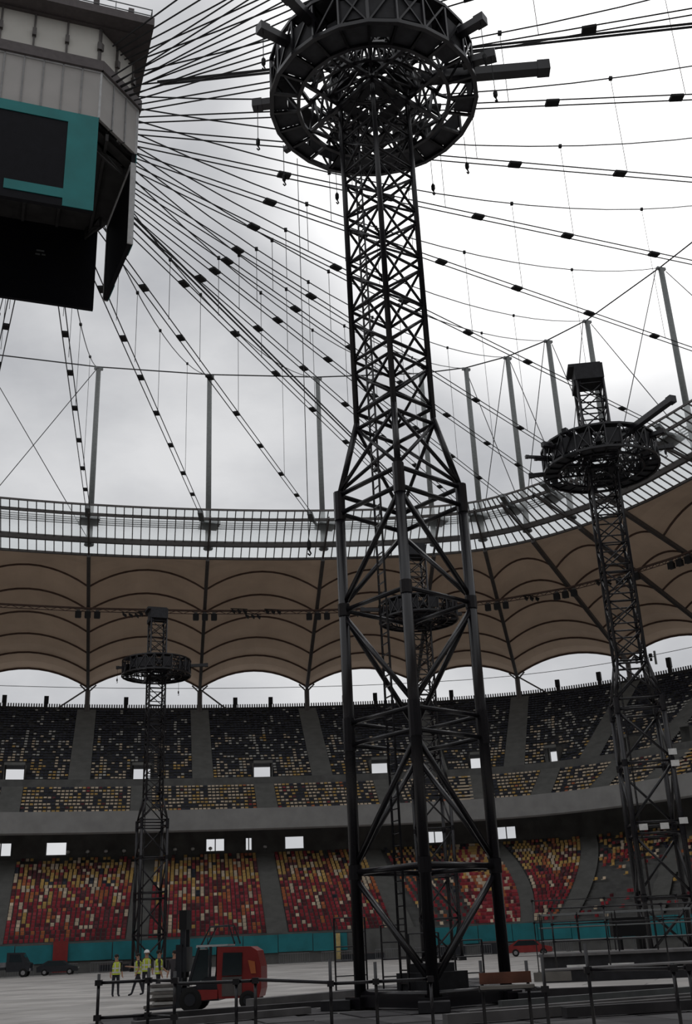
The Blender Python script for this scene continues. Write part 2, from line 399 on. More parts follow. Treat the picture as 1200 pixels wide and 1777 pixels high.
# teal banners along the front wall
bn = 0
for i in range(V0, V1):
    L = (O(i+1, -10.6)-O(i, -10.6)).length; k = max(1, round(L/4.6))
    for q in range(k):
        if random.random() < .06: continue
        a, b = i+(q+.01)/k, i+(q+.99)/k; zt = 3.15-random.random()*.1; zb = 1.15+random.random()*.15
        m = MB(); A, B, A2, B2 = O(a, -10.62), O(b, -10.62), O(a, -10.48), O(b, -10.48); f = lambda p, z: (p.x, p.y, z)
        m.hexa([f(A, zb), f(B, zb), f(B2, zb), f(A2, zb), f(A, zt), f(B, zt), f(B2, zt), f(A2, zt)])
        m.build('banner_panel', 'teal_banner', bpy.data.objects['wall_front']); bn += 1
# rim: parapet fence, short dark speaker posts
band('parapet', [(36.2, 39.0), (36.2, 39.6), (36.5, 39.6), (36.5, 38.0)], 'soffit_dark', kind='structure', label='dark parapet along the rim of the upper stand')
m = MB()
for i in range(V0, V1):
    L = (O(i+1, 36)-O(i, 36)).length; k = int(L/.40)
    for q in range(k):
        t = i+q/k; p = O(t, 36.3); m.box((p.x, p.y, 39.85), (.2, .12, .6), math.atan2(*(O(t+.01, 36)-O(t-.01, 36)).yx))
m.build('parapet_balusters', 'soffit_dark', bpy.data.objects['parapet'], kind='stuff')
rp = 0
for t, h in ((11.32, 2.0), (11.66, 2.0), (12.34, 2.0), (13.33, 1.9), (13.66, 1.9), (14.34, 1.9), (14.62, 2.1), (15.34, 1.9), (16.35, 2.0), (16.72, 2.3), (17.4, 2.6), (18.4, 2.2)):
    p = O(t, 36.0); e = empty('rim_loudspeaker', (p.x, p.y, 39.2), math.atan2(*(O(t+.01, 36)-O(t-.01, 36)).yx), '%s short dark loudspeaker post on the stadium rim from the left' % ORD[rp], 'loudspeaker', 'loudspeaker posts on the rim'); rp += 1
    MB().box((0, 0, h*.3+.2), (.55, .5, h*.6+.4)).build('post', 'soffit_dark', e)
    MB().box((0, -.05, h*.75), (.72, .6, h*.6)).box((0, -.36, h*.75), (.6, .06, h*.5)).build('speaker_box', 'clamp', e)
# floodlight frame on the rim at the right
p = O(17.18, 36.0); e = empty('rim_light_frame', (p.x, p.y, 39.3), -.6, 'frame of small lamps on the stadium rim beside the right crane mast', 'lights')
MB().box((0, 0, 1.6), (.7, .5, 3.2)).build('post', 'grey_steel', e)
for k in range(4):
    MB().box((-1.6+k*.8, -.1, 3.6), (.5, .35, .5)).box((-1.6+k*.8, -.1, 2.9), (.35, .25, .5)).build('lamp', 'clamp', e)
MB().beam((-1.9, 0, 3.3), (1.6, 0, 3.3), .12).beam((1.5, 0, 2.0), (1.5, 0, 4.2), .3).build('crossbar', 'grey_steel', e)

# ------------------------------------------------------------ roof
roof = empty('roof', (0, 0, 0), kind='structure'); roof['label'] = 'tan membrane roof with arched ribs and a glazed inner edge'
OI, ZI, OJ, ZJ = 2.0, 54.0, 35.0, 42.8
AN = [2.0, 4.5, 9.0, 14.5, 20, 25.5, 30.5, 35.0]
def rise(o): return 2.75*min(1, max(0, (o-2)/7))**.7
def zrib(o): return ZI+(ZJ-ZI)*(o-OI)/(OJ-OI)
NB = 10
for i in range(NP_):
    m = MB(); chord = (O(i+1, 20)-O(i, 20)).length; rs = min(1.05, chord/15.5)
    def mp_(f, o):
        t = i+f; a, b = O(i, o), O(i+1, o); q = a.lerp(b, f)
        return Vector((q.x, q.y, zrib(o)+rise(o)*rs*(1-(2*f-1)**2)))
    os_ = []
    for a, b in zip(AN[:-1], AN[1:]): os_ += [a, (a+b)/2]
    os_.append(AN[-1])
    grid = [[mp_(k/NB, o)-Vector((0, 0, (.18 if j % 2 else 0))) for k in range(NB+1)] for j, o in enumerate(os_)]
    for j in range(len(os_)-1):
        for k in range(NB): m.quad(grid[j][k], grid[j][k+1], grid[j+1][k+1], grid[j+1][k])
    m.build('membrane_panel', 'membrane', roof, smooth=True)
    if V0 <= i < V1:
        for o in AN[1:]:
            if o == 4.5: continue
            MB().tube([mp_(k/12, o)-Vector((0, 0, .12)) for k in range(13)], .17 if o < 35 else .2, 5).build('arch_rib', 'membrane_seam', roof)
# membrane edge strip and radial ribs, columns with forked heads
for i in range(V0, V1+1):
    a, b = O(i, -1, 53.2), O(i, 35.2, ZJ-.3)
    m = MB(); m.beam(O(i, -8.0, 56.3), O(i, 1.8, 53.9), .25, .4); m.beam(O(i, 1.5, 53.6), O(i, 35.2, ZJ-.35), .5, .55)
    m.build('radial_rib', 'rib_grey', roof)
    t_ = O(i+.02, 35)-O(i-.02, 35); t_.normalize(); bse = O(i, 35.4)
    m = MB(); m.tube([(bse.x, bse.y, 36.0), (bse.x, bse.y, 42.2)], .42, 8)
    for s in (-1, 1):
        m.beam((bse.x, bse.y, 41.9), (bse.x+t_.x*s*1.3, bse.y+t_.y*s*1.3, 43.2), .22)
    m.build('roof_column', 'rib_grey', roof)
ss = MB()
for i in range(V0, V1):
    n = 4
    for k in range(n): ss.tube([O(i+k/n, 37, 43.1), O(i+(k+1)/n, 37, 43.1)], .05, 4)
ss.build('edge_cable', 'cable', roof)
for i, s in ((11, 1), (12, -1), (13, 1), (16, 1)):
    a = O(i, 35.4); b = O(i+s*.26, 36.2)
    MB().beam((a.x, a.y, 42.6), (b.x, b.y, 39.2), .22).build('edge_strut', 'rib_grey', roof)
# glazed inner band
GO = [(2.0, 54.05), (-1.2, 55.15), (-8.0, 57.5)]
for i in range(NP_):
    det = V0 <= i < V1
    L = (O(i+1, 0)-O(i, 0)).length; npn = max(3, round(L/1.2)) if det else 1
    sec = MB()
    for k in range(npn+1):
        t = i+k/npn
        for (oa, za), (ob, zb) in zip(GO[:-1], GO[1:]): sec.beam(O(t, oa, za-.08), O(t, ob, zb-.08), .13, .16)
    steps = 4
    for k in range(steps):
        a, b = i+k/steps, i+(k+1)/steps
        for o, z, w, h in ((2.0, 53.95, .35, .3), (-1.2, 54.95, .5, .75), (-6.2, 56.75, .25, .4), (-8.0, 57.4, .18, .25)):
            sec.beam(O(a, o, z), O(b, o, z), w, h)
    bars = sec.build('glazing_bars', 'rib_grey', roof)
    for (oa, za), (ob, zb) in zip(GO[:-1], GO[1:]):
        for k in range(npn):
            a, b = i+(k+.04)/npn, i+(k+.96)/npn
            MB().quad(O(b, oa, za), O(a, oa, za), O(a, ob, zb), O(b, ob, zb)).build('pane', 'glazing', bars)
# tension ring cables lying on the glazing
tr = MB()
for i in range(V0, V1):
    for k in range(4):
        for q in range(4): tr.tube([O(i+k/4, -3.2-.45*q, 56.5+.12*q), O(i+(k+1)/4, -3.2-.45*q, 56.5+.12*q)], .09, 4)
    c = O(i, -4); tr.box((c.x, c.y, 56.7), (2.6, 2.6, .5), PHI)
tr.build('tension_ring', 'grey_steel', roof)
# catwalk with floodlights hung below the membrane
CO, CZ = 12.0, 48.9
for i in range(V0, V1):
    m = MB(); n = 8
    pa, pb = O(i, CO), O(i+1, CO); P = lambda f, z: (pa.x+(pb.x-pa.x)*f, pa.y+(pb.y-pa.y)*f, z)
    m.beam(P(0, CZ+.25), P(1, CZ+.25), .35, .22); m.beam(P(0, CZ-.25), P(1, CZ-.25), .1)
    for k in range(n): m.beam(P(k/n, CZ+.2), P((k+.5)/n, CZ-.25), .08).beam(P((k+.5)/n, CZ-.25), P((k+1)/n, CZ+.2), .08)
    m.build('catwalk', 'membrane_seam', roof)
fi = 0
for i in range(V0+2, V1):
    c = O(i, CO-.4); tdir = (O(i+.02, CO)-O(i-.02, CO)).normalized(); rz = math.atan2(tdir.y, tdir.x)
    for s in (-1, 0, 1):
        e = empty('floodlight', (c.x+tdir.x*1.35*s, c.y+tdir.y*1.35*s, CZ-.35), rz, '%s dark floodlight under the roof at the %s roof rib from the left' % (('left', 'middle', 'right')[s+1], ORD[i-V0-2]), 'floodlight', 'floodlights under the roof')
        MB().box((0, 0, -.55), (.78, .6, .85)).box((0, -.33, -.55), (.9, .08, 1.0)).build('housing', 'clamp', e)
        MB().box((0, 0, .08), (.5, .12, .4)).build('bracket', 'rib_grey', e)
ci = 0
for t, z in ((12.36, 0), (12.5, .2), (13.3, .8), (13.42, .0), (13.6, .7), (14.4, 0), (16.5, .3), (17.6, .2)):
    c = O(t, CO-.3); e = empty('speaker_cluster', (c.x, c.y, CZ-.3+z), .3, '%s small dark loudspeaker cluster on the roof catwalk from the left' % ORD[ci], 'loudspeaker', 'loudspeaker clusters on the roof catwalk'); ci += 1
    for k in range(3): MB().hexa([(-1.2+k*.9, -.3, -.45), (-.8+k*.9, -.3, -.75), (-.6+k*.9, .3, -.75), (-1.0+k*.9, .3, -.45), (-1.2+k*.9, -.3, -.1), (-.6+k*.9, -.3, -.4), (-.5+k*.9, .3, -.4), (-1.0+k*.9, .3, -.1)]).build('horn', 'clamp', e)
    MB().beam((-1.3, 0, 0), (1.3, 0, 0), .12).build('bar', 'clamp', e)

# ------------------------------------------------------------ flying masts and the spoked cable net
ZT = 83.0
mi_ = 0
for i in range(11, 25):
    b, t = O(i, 0), O(i, 0)
    e = empty('flying_mast', (b.x, b.y, 54.6), 0, '%s slim grey mast standing on the roof ring, counted from the left' % ORD[mi_], 'mast', 'masts on the roof ring'); mi_ += 1
    MB().tube([(0, 0, .6), (0, 0, ZT-54.6-.3)], [.42, .36], 10).build('pole', 'mast_grey', e, smooth=True)
    MB().box((0, 0, ZT-54.6-.15), (1.3, .4, .35), PHI).box((0, 0, ZT-54.6-.5), (.5, .5, .6)).build('head', 'grey_steel', e)
    MB().lathe((0, 0, 0), [(.7, 0), (.7, .25), (.45, .7)], 8).build('foot', 'grey_steel', e)
def wire(pts, r, name, lab, grp=None, matn='cable'):
    o = MB().tube(pts, r, 5).build(name, matn); tag(o, lab, 'cable', grp); return o
for i in range(10, 25):
    n = max(0, i-10)
    wire([O(i, 0, ZT+.14), O(i+1, 0, ZT+.14)], .10, 'ring_wire', 'wire joining the mast tops, %s span from the left' % ORD[n], 'wires joining the mast tops')
k = 0
for i, j in ((10, 11), (11, 10), (16, 17), (17, 16), (17, 18), (18, 17), (18, 19), (19, 18), (19, 20), (20, 19), (20, 21)):
    a, b = (i, j) if i < j else (i, j)
    sg = .85 if i < j else -.85
    wire([O(i+1 if i < 12 else i, sg, ZT-.3), O(j+1 if i < 12 else j, sg, 55.5)], .06, 'bracing_wire', '%s thin bracing wire crossing between two neighbouring masts, from the left' % ORD[k], 'bracing wires between masts'); k += 1
Cc = Vector((CX, CY))
def spoke(i):
    P = O(i, 0); L = (P-Cc).length; n = (P-Cc)/L
    zu = lambda s: 54.5+8.3*s+20.2*s*s
    w = min(1, max(0, (i-13)/7)); zl = lambda s: 49.3+2.5*w+(8.3-3.1*w)*s
    pt = lambda s, z: Vector((CX+n.x*L*s, CY+n.y*L*s, z))
    q = Vector((-n.y, n.x, 0))*.26
    return pt, zu, zl, q, L
cn = 0
for i in range(10, 31):
    pt, zu, zl, q, L = spoke(i); nm_ = ORD[min(cn, 19)] if cn < 20 else 'last'
    dv = pt(1, 0).xy-Cc; dl = Vector((dv.x*cp+dv.y*sp, -dv.x*sp+dv.y*cp)).normalized(); s0 = min(5.3/max(abs(dl.x), .01), 5.1/max(abs(dl.y), .01), 8.1/(abs(dl.x)+abs(dl.y)))/L
    sU = [s0+(1-s0)*k/14 for k in range(15)]
    up = MB().tube([pt(s, zu(s)) for s in sU], .055, 5).build('upper_roof_cable', 'cable')
    tag(up, '%s upper roof cable fanning from the scoreboard to a mast top, from the left' % nm_, 'cable', 'upper spoke cables')
    for s in (.265, .36, .505, .735):
        MB().box(pt(s, zu(s)), (.26, .26, .26)).build('node', 'clamp', up)
        MB().tube([pt(s, zu(s)), pt(s, zl(s)+.2)], .025, 4).build('hanger', 'cable', up)
    e1 = .90
    lo = MB()
    for sg in (-1, 1): lo.tube([pt(s0, zl(s0))+q*sg, pt(e1, zl(e1))+q*sg], .05, 5)
    lo = lo.build('lower_roof_cable', 'cable')
    tag(lo, '%s paired lower roof cable with black clamps fanning from the scoreboard, from the left' % nm_, 'cable', 'lower paired spoke cables')
    th = math.atan2((O(i, 0)-Cc).y, (O(i, 0)-Cc).x)
    for s in (.20, .30, .395, .497, .605, .715, .81):
        a, b = pt(s-.45/L, zl(s-.45/L)), pt(s+.45/L, zl(s+.45/L))
        MB().beam(a, b, .55, .2).build('clamp', 'clamp', lo)
    MB().beam(pt(e1-.2/L, zl(e1)), pt(e1+1.6/L, zl(e1)-.5), .7, .5).beam(pt(e1+1.4/L, zl(e1)-.4), pt(1-4/L, 56.8), .3).build('socket', 'grey_steel', lo)
    cn += 1
# a pair of thicker power lines swagged along two spokes
for i, lab in ((15.0, 'thick dark double supply cable swagged from the scoreboard down to the right'), (24.85, 'thick dark supply cable running flat from the scoreboard to the upper right')):
    P = O(i, 0); L = (P-Cc).length; n = (P-Cc)/L; m = MB()
    for d in (-.35, .3):
        m.tube([(CX+n.x*L*s-n.y*d, CY+n.y*L*s+n.x*d, (51.2+8*s if i < 20 else 54.2)+d*.6) for s in (.085, .25, .5, .75, .95)], .085, 5)
    tag(m.build('supply_cable', 'cable'), lab, 'cable')

# ------------------------------------------------------------ centre-hung scoreboard
sb = empty('video_scoreboard', (CX, CY, 41.5), PHI, 'huge box-shaped video scoreboard with teal poster hanging under the cable hub', 'scoreboard')
zs, zf_, zb_, ze = 6.9, 10.5, 11.4, 14.5      # heights above the lower edge
R8 = [(-7.2, -5.2), (3.0, -5.2), (5.6, -2.7), (4.95, 3.7), (4.15, 5.2), (-8.0, 5.2), (-9.4, 3.6), (-9.4, -2.8)]
def rot(k, x, y):
    for _ in range(k): x, y = -y, x
    return x, y
def edge(q):
    a, b = Vector(R8[q]), Vector(R8[(q+1) % 8]); d = (b-a).normalized(); return a, b, d, Vector((-d.y, d.x)), (b-a).length
def slab(m, q, x0, x1, y0, y1, z0, z1):      # x along the edge, y inwards
    a, b, d, n, L = edge(q)
    P = lambda x, y, z: (a.x+d.x*x+n.x*y, a.y+d.y*x+n.y*y, z)
    return m.hexa([P(x0, y0, z0), P(x1, y0, z0), P(x1, y1, z0), P(x0, y1, z0), P(x0, y0, z1), P(x1, y0, z1), P(x1, y1, z1), P(x0, y1, z1)])
for q in range(8):
    a, b, d, n, L = edge(q)
    if q % 2 == 0:
        wall = slab(MB(), q, 0, L, 0, .28, 0, zs).build('screen', 'screen_black', sb)
        if q == 2:
            slab(MB(), q, -.1, 0, -.02, .32, 0, 6.1).build('frame_bar', 'panel_frame', wall); slab(MB(), q, L, L+.1, -.02, .32, 0, 6.1).build('frame_bar', 'panel_frame', wall)
            slab(MB(), q, 0, L, .28, .36, 5.8, 5.98).build('frame_bar', 'panel_frame', wall)
        m = MB(); slab(m, q, 0, L, -.05, 0, zs-.75, zs); slab(m, q, L-1.75, L, -.05, 0, .02, zs-.75); slab(m, q, L-5.0, L-1.75, -.05, 0, .55, 1.2); slab(m, q, 0, 1.2, -.05, 0, .02, zs-.75)
        m.build('poster_border', 'teal_poster', wall)
        if q == 4:
            m = MB()
            for x, z, w in ((3.4, 3.9, .5), (3.3, 3.62, .25), (3.65, 3.6, .3), (6.9, 3.5, .3)): slab(m, q, x, x+w, .27, .33, z, z+.1)
            m.build('reflection_bars', 'grey_steel', wall)  # faint logo-like reflection on the far screen, built as grey bars
    npan = max(2, round(L/1.18))
    for k in range(npan):
        x0, x1 = L*k/npan, L*(k+1)/npan
        pn = slab(MB(), q, x0+.03, x1-.03, .02, .2, zs+.03, zf_-.05).build('cladding_panel', 'panel_grey', sb)
        m = MB(); slab(m, q, x0-.04, x0+.04, -.06, .1, zs, zf_); slab(m, q, x1-.04, x1+.04, -.06, .1, zs, zf_); slab(m, q, x0, x1, -.06, .1, zf_-.1, zf_); m.build('batten', 'panel_frame', pn)
    if q % 2:
        m = MB(); A = a+n*.9; B = b+n*.9; zz = lambda p, z: (p.x, p.y, z)
        m.beam(zz(A, 6.3), zz(B, 6.3), .2).beam(zz(A, 5.5), zz(B, 5.5), .12).beam(zz(A, 5.5), zz(B, 6.3), .1).beam(zz(B, 5.5), zz(A, 6.3), .1).beam(zz(A, 5.4), zz(A, 7), .13).beam(zz(B, 5.4), zz(B, 7), .13)
        m.build('corner_truss', 'soffit_dark', sb)
    # dark cornice, pale recessed drum wall with sheave posts
    slab(MB(), q, -.1, L+.1, -.22, .2, zf_, zb_-.15).build('cornice', 'eave_dark', sb)
    w_ = slab(MB(), q, .15, L-.15, .45, .65, zb_-.2, ze).build('drum_wall', 'cream_wall', sb)
    ns = max(2, round(L/1.9))
    for k in range(ns+1):
        x = .2+(L-.4)*k/ns; m = MB(); slab(m, q, x-.06, x+.06, .33, .46, zb_-.2, ze); slab(m, q, x-.12, x+.12, .2, .42, zb_+1.2, zb_+1.75); m.build('sheave_post', 'rib_grey', w_)
m = MB(); m.poly([(x*.97, y*.97, 6.2) for x, y in reversed(R8)]); m.poly([(x*.97, y*.97, 6.7) for x, y in R8]); m.build('inner_ceiling', 'soffit_dark', sb)
for k in range(6):
    MB().beam((-7.4+2.2*k, -4.6, 6.1), (-7.4+2.2*k, 4.6, 6.1), .18, .5).build('ceiling_beam', 'soffit_dark', sb)
# flat eaves roof with walkway rail
EX0, EX1, EY = -10.2, 6.0, 6.0
m = MB(); m.box(((EX0+EX1)/2, 0, ze+.32), (EX1-EX0, 2*EY, .62)); m.box(((EX0+EX1)/2, 0, ze-.03), (EX1-EX0-2, 2*EY-2, .1)); ev = m.build('eaves_roof', 'eave_dark', sb)
EC = [Vector(c) for c in ((EX0+.15, -EY+.15), (EX1-.15, -EY+.15), (EX1-.15, EY-.15), (EX0+.15, EY-.15))]
for k in range(4):
    m = MB(); a, b = EC[k], EC[(k+1) % 4]
    for z in (1.1, 1.6): m.beam((a.x, a.y, ze+.3+z-.5), (b.x, b.y, ze+.3+z-.5), .05)
    for q in range(8): p = a.lerp(b, q/7); m.beam((p.x, p.y, ze+.5), (p.x, p.y, ze+1.45), .05)
    m.build('guard_rail', 'grey_steel', ev)
for x, y in ((-1.8, -5.6), (2.4, -5.6), (4.6, -5.2)):
    MB().box((x, y, ze+1.1), (.35, .35, 1.2)).build('winch_box', 'eave_dark', sb)

# ------------------------------------------------------------ crane masts (lattice towers with a ring platform)
def tower():
    T = empty('lattice_mast')
    bs = 'black_steel'
    al, au = 1.42, .92           # half side: lower part, shaft
    cs = [(-1, -1), (1, -1), (1, 1), (-1, 1)]
    P = lambda c, a, z: Vector((c[0]*a, c[1]*a, z))
    def B(name, a, b, w, h=None, par=T): return MB().tube([a, b], w*.5, 8).build(name, bs, par, smooth=True)
    Z1 = 15.4; Z2 = 18.0
    for c in cs:
        lg = MB().tube([P(c, al, 0), P(c, al, Z1)], .165, 12).build('leg', bs, T, smooth=True)
        MB().box(P(c, al, .15), (.6, .6, .3)).build('base_plate', bs, lg)
        for z in (3.55, 7.5, 11.43, 15.0): MB().lathe(P(c, al, z), [(.19, -(.5 if z in (7.5, 15.0) else .2)), (.19, .5 if z in (7.5, 15.0) else .2)], 10).build('node_sleeve', bs, lg)
        MB().tube([P(c, al, Z1-.1), P(c, au, Z2)], .105, 10).build('shoulder_leg', bs, T, smooth=True)
        lg = MB().tube([P(c, au, Z2), P(c, au, 38.8)], .10, 10).build('shaft_leg', bs, T, smooth=True)
    for q in range(4):
        c, d = cs[q], cs[(q+1) % 4]
        for z, w in ((.35, .2), (3.55, .18), (7.2, .14), (7.85, .14), (11.43, .15), (14.75, .16), (15.4, .16), (17.8, .14), (18.4, .14)):
            a = al if z < 17 else au; B('cross_strut', P(c, a, z), P(d, a, z), w)
        near, side = (c, d) if q % 2 == 0 else (d, c)      # braces meet alternately on opposite legs
        for z0, z1 in ((.6, 3.4), (7.0, 3.7), (8.0, 11.25), (14.6, 11.6)): B('diagonal_brace', P(near, al, z0), P(side, al, z1), .17)
        B('diagonal_brace', P(c, al, 15.5), P(d, au, 17.8), .13); B('diagonal_brace', P(d, al, 15.5), P(c, au, 17.8), .13)
        z = 18.4; k = 0
        while z < 38:
            z1 = z+1.55
            B('diagonal_brace', P(c, au, z), P(d, au, z1), .10); B('diagonal_brace', P(d, au, z), P(c, au, z1), .10)
            B('cross_strut', P(c, au, z1), P(d, au, z1), .11)
            if z1+.5 < 38.6: B('cross_strut', P(c, au, z1+.5), P(d, au, z1+.5), .11)
            z = z1+.5; k += 1
    # ladder up the inside
    m = MB(); lx, ly = -.78, .28
    for s in (-.22, .22): m.beam((lx+s*.3, ly+s, .3), (lx+s*.3, ly+s, 31), .05)
    lad = m.build('ladder', bs, T); z = .6
    m = MB()
    while z < 31: m.beam((lx-.066, ly-.22, z), (lx+.066, ly+.22, z), .035); z += .33
    m.build('ladder_rungs', bs, lad, kind='stuff')
    # crown block
    MB().box((0, 0, 39.35), (2.05, 2.05, 1.2)).box((-.25, 0, 39.95), (2.3, 1.9, .25)).box((-.9, 0, 38.6), (.5, 1.6, .5)).build('crown_block', 'dark_deck', T)
    # ring platform
    zb, zt, ri, ro = 31.9, 33.6, 2.95, 4.0; NS = 24
    A = lambda k: 2*math.pi*k/NS
    pt = lambda r, k, z: (r*math.cos(A(k)), r*math.sin(A(k)), z)
    def hoop(r, z, w, name, par):
        m = MB(); v = [[pt(r+a, k, z+b) for k in range(NS)] for a, b in ((-w, -w), (w, -w), (w, w), (-w, w))]
        m.v = [p for row in v for p in row]
        for q in range(4):
            for k in range(NS): a, b = q*NS+k, q*NS+(k+1) % NS; c, d = ((q+1) % 4)*NS+(k+1) % NS, ((q+1) % 4)*NS+k; m.f.append((a, b, c, d)); m.m.append(0)
        return m.build(name, bs, par)
    ringo = hoop(ro, zb, .08, 'ring_platform', T)
    for r, z in ((ro, zt), (ri, zb), (ri, zt)): hoop(r, z, .07, 'ring_chord', ringo)
    rr = random.Random(3)
    for k in range(NS):
        for r in (ri, ro):
            ak = math.degrees(A(k+.5)) % 180
            if r == ri and abs(ak-135) < 46: continue
            m = MB(); m.beam(pt(r, k, zb), pt(r, k, zt), .09); m.beam(pt(r, k, zb), pt(r, k+1, zt), .07)
            if rr.random() < .5: m.beam(pt(r, k+1, zb), pt(r, k, zt), .06)
            m.beam(pt(ri, k, zb), pt(ro, k, zb), .1).beam(pt(ri, k, zt), pt(ro, k, zt), .1).beam(pt(ri, k, zb), pt(ro, k, zt), .07)
            m.build('ring_lattice', bs, ringo)
        for z, pr in ((zb+.08, .84), (zt-.05, .6)):
            if rr.random() < pr:
                k0, k1 = k+.04, k+.96; r0, r1 = ri+.05, ro-.05
                if rr.random() < .35: r0 += .15+.4*rr.random()
                MB().hexa([pt(r0, k0, z), pt(r1, k0, z), pt(r1, k1, z), pt(r0, k1, z), pt(r0, k0, z+.06), pt(r1, k0, z+.06), pt(r1, k1, z+.06), pt(r0, k1, z+.06)]).build('deck_plate', 'dark_deck', ringo)
        if rr.random() < .72:
            k0, k1 = k+.02, k+.98; z0, z1 = zb+.2+.3*rr.random(), zt-.1-.5*rr.random()
            MB().hexa([pt(ro-.12, k0, z0), pt(ro-.06, k0, z0), pt(ro-.06, k1, z0), pt(ro-.12, k1, z0), pt(ro-.12, k0, z1), pt(ro-.06, k0, z1), pt(ro-.06, k1, z1), pt(ro-.12, k1, z1)]).build('side_plate', 'dark_deck', ringo)
        if rr.random() < .6 and abs(math.degrees(A(k+.5)) % 180-135) > 46:
            r = ri+.2+rr.random()*.6; MB().box(pt(r, k+.5, zb+.35+rr.random()*.6), (.5, .4, .5), A(k)).build('equipment_box', 'dark_deck', ringo)
    # spoke trusses from the shaft legs to the ring
    for c in cs:
        for ax in (0, 1):
            s = c[ax]; fx = c[1-ax]*au
            e = math.sqrt(ri*ri-fx*fx)
            def Q(d, z): v = (s*d, fx) if ax == 0 else (fx, s*d); return (v[0], v[1], z)
            m = MB(); m.beam(Q(au, zb+.1), Q(e, zb+.1), .13).beam(Q(au, zt-.1), Q(e, zt-.1), .13)
            n = 3
            for k in range(n):
                a, b = au+(e-au)*k/n, au+(e-au)*(k+1)/n; m.beam(Q(a, zb+.1), Q((a+b)/2, zt-.1), .08).beam(Q((a+b)/2, zt-.1), Q(b, zb+.1), .08)
            m.build('spoke_truss', bs, ringo)
    # cross lattice between each pair of spoke trusses, and hangings in two sectors
    for q in range(4):
        for k in range(4):
            d0, d1 = au+.1+k*.45, au+.1+(k+1)*.45; m = MB()
            f = lambda d, s, z: rot(q, d, s*au)+(z,)
            m.beam(f(d0, -1, zb+.2), f(d1, 1, zb+.2), .07).beam(f(d1, -1, zb+.2), f(d0, 1, zb+.2), .07)
            if k % 2: m.beam(f(d0, -1, zb+.1), f(d0, 1, zt), .06).beam(f(d0, 1, zb+.1), f(d0, -1, zt), .06)
            m.build('spoke_lattice', bs, ringo)
    for sec in (45, 225):
        for k in range(5):
            a = math.radians(sec-32+16*k); r0, r1 = 1.5, ri
            m = MB(); m.beam((r0*math.cos(a), r0*math.sin(a), zb+.2), (r1*math.cos(a), r1*math.sin(a), zb+.1), .07).beam((r0*math.cos(a), r0*math.sin(a), zt), (r1*math.cos(a+.2), r1*math.sin(a+.2), zb+.2), .06)
            m.beam((2.1*math.cos(a), 2.1*math.sin(a), zb+.15), (2.1*math.cos(a+.28), 2.1*math.sin(a+.28), zb+.15), .08)
            m.build('sector_brace', bs, ringo)
    # inner hub: collar around the shaft with an X of beams
    m = MB()
    for q in range(4):
        c, d = cs[q], cs[(q+1) % 4]
        for z in (31.6, 32.6, 33.4, 34.2): m.beam(P(c, au+.25, z), P(d, au+.25, z), .15)
    m.build('hub_collar', bs, T)
    for z in (32.0, 33.5):
        B('hub_cross', P(cs[0], au, z), P(cs[2], au, z), .14); B('hub_cross', P(cs[1], au, z), P(cs[3], au, z), .14)
    for q in range(4):
        c, d = cs[q], cs[(q+1) % 4]
        MB().hexa([P(c, au*.98, 31.8), P(d, au*.98, 31.8), P(d, au*.55, 31.8), P(c, au*.55, 31.8), P(c, au*.98, 31.9), P(d, au*.98, 31.9), P(d, au*.55, 31.9), P(c, au*.55, 31.9)]).build('hub_plate', 'dark_deck', T)
    # hoist chains with hooks around the ring edge
    return T
def add_arms(T, rz, arms, chains):
    # arms: world bearing (deg), inner radius, outer radius, width ; bearings turned into the tower's own frame
    for az, r0, r1, w, z in arms:
        a = math.radians(az)-rz; c, s = math.cos(a), math.sin(a)
        m = MB().beam((c*r0, s*r0, z), (c*r1, s*r1, z+.05*(r1-r0)*0), w, w*.9); m.box((c*(r1-.1), s*(r1-.1), z), (w*1.15, w*1.15, w*1.1), a)
        m.build('hoist_arm', 'black_steel', T)
    for az, r, z, l in chains:
        a = math.radians(az)-rz; x, y = r*math.cos(a), r*math.sin(a)
        m = MB().tube([(x, y, z), (x, y, z-l)], .018, 4); ch = m.build('hoist_chain', 'cable', T)
        MB().lathe((x, y, z-l-.38), [(.03, 0), (.085, .12), (.085, .3), (.03, .4)], 6).tube([(x, y, z-l-.35), (x+.08, y, z-l-.47), (x+.02, y, z-l-.55), (x-.06, y, z-l-.5)], .03, 5).build('hook_block', 'clamp', ch)
t0 = tower(); index_children()
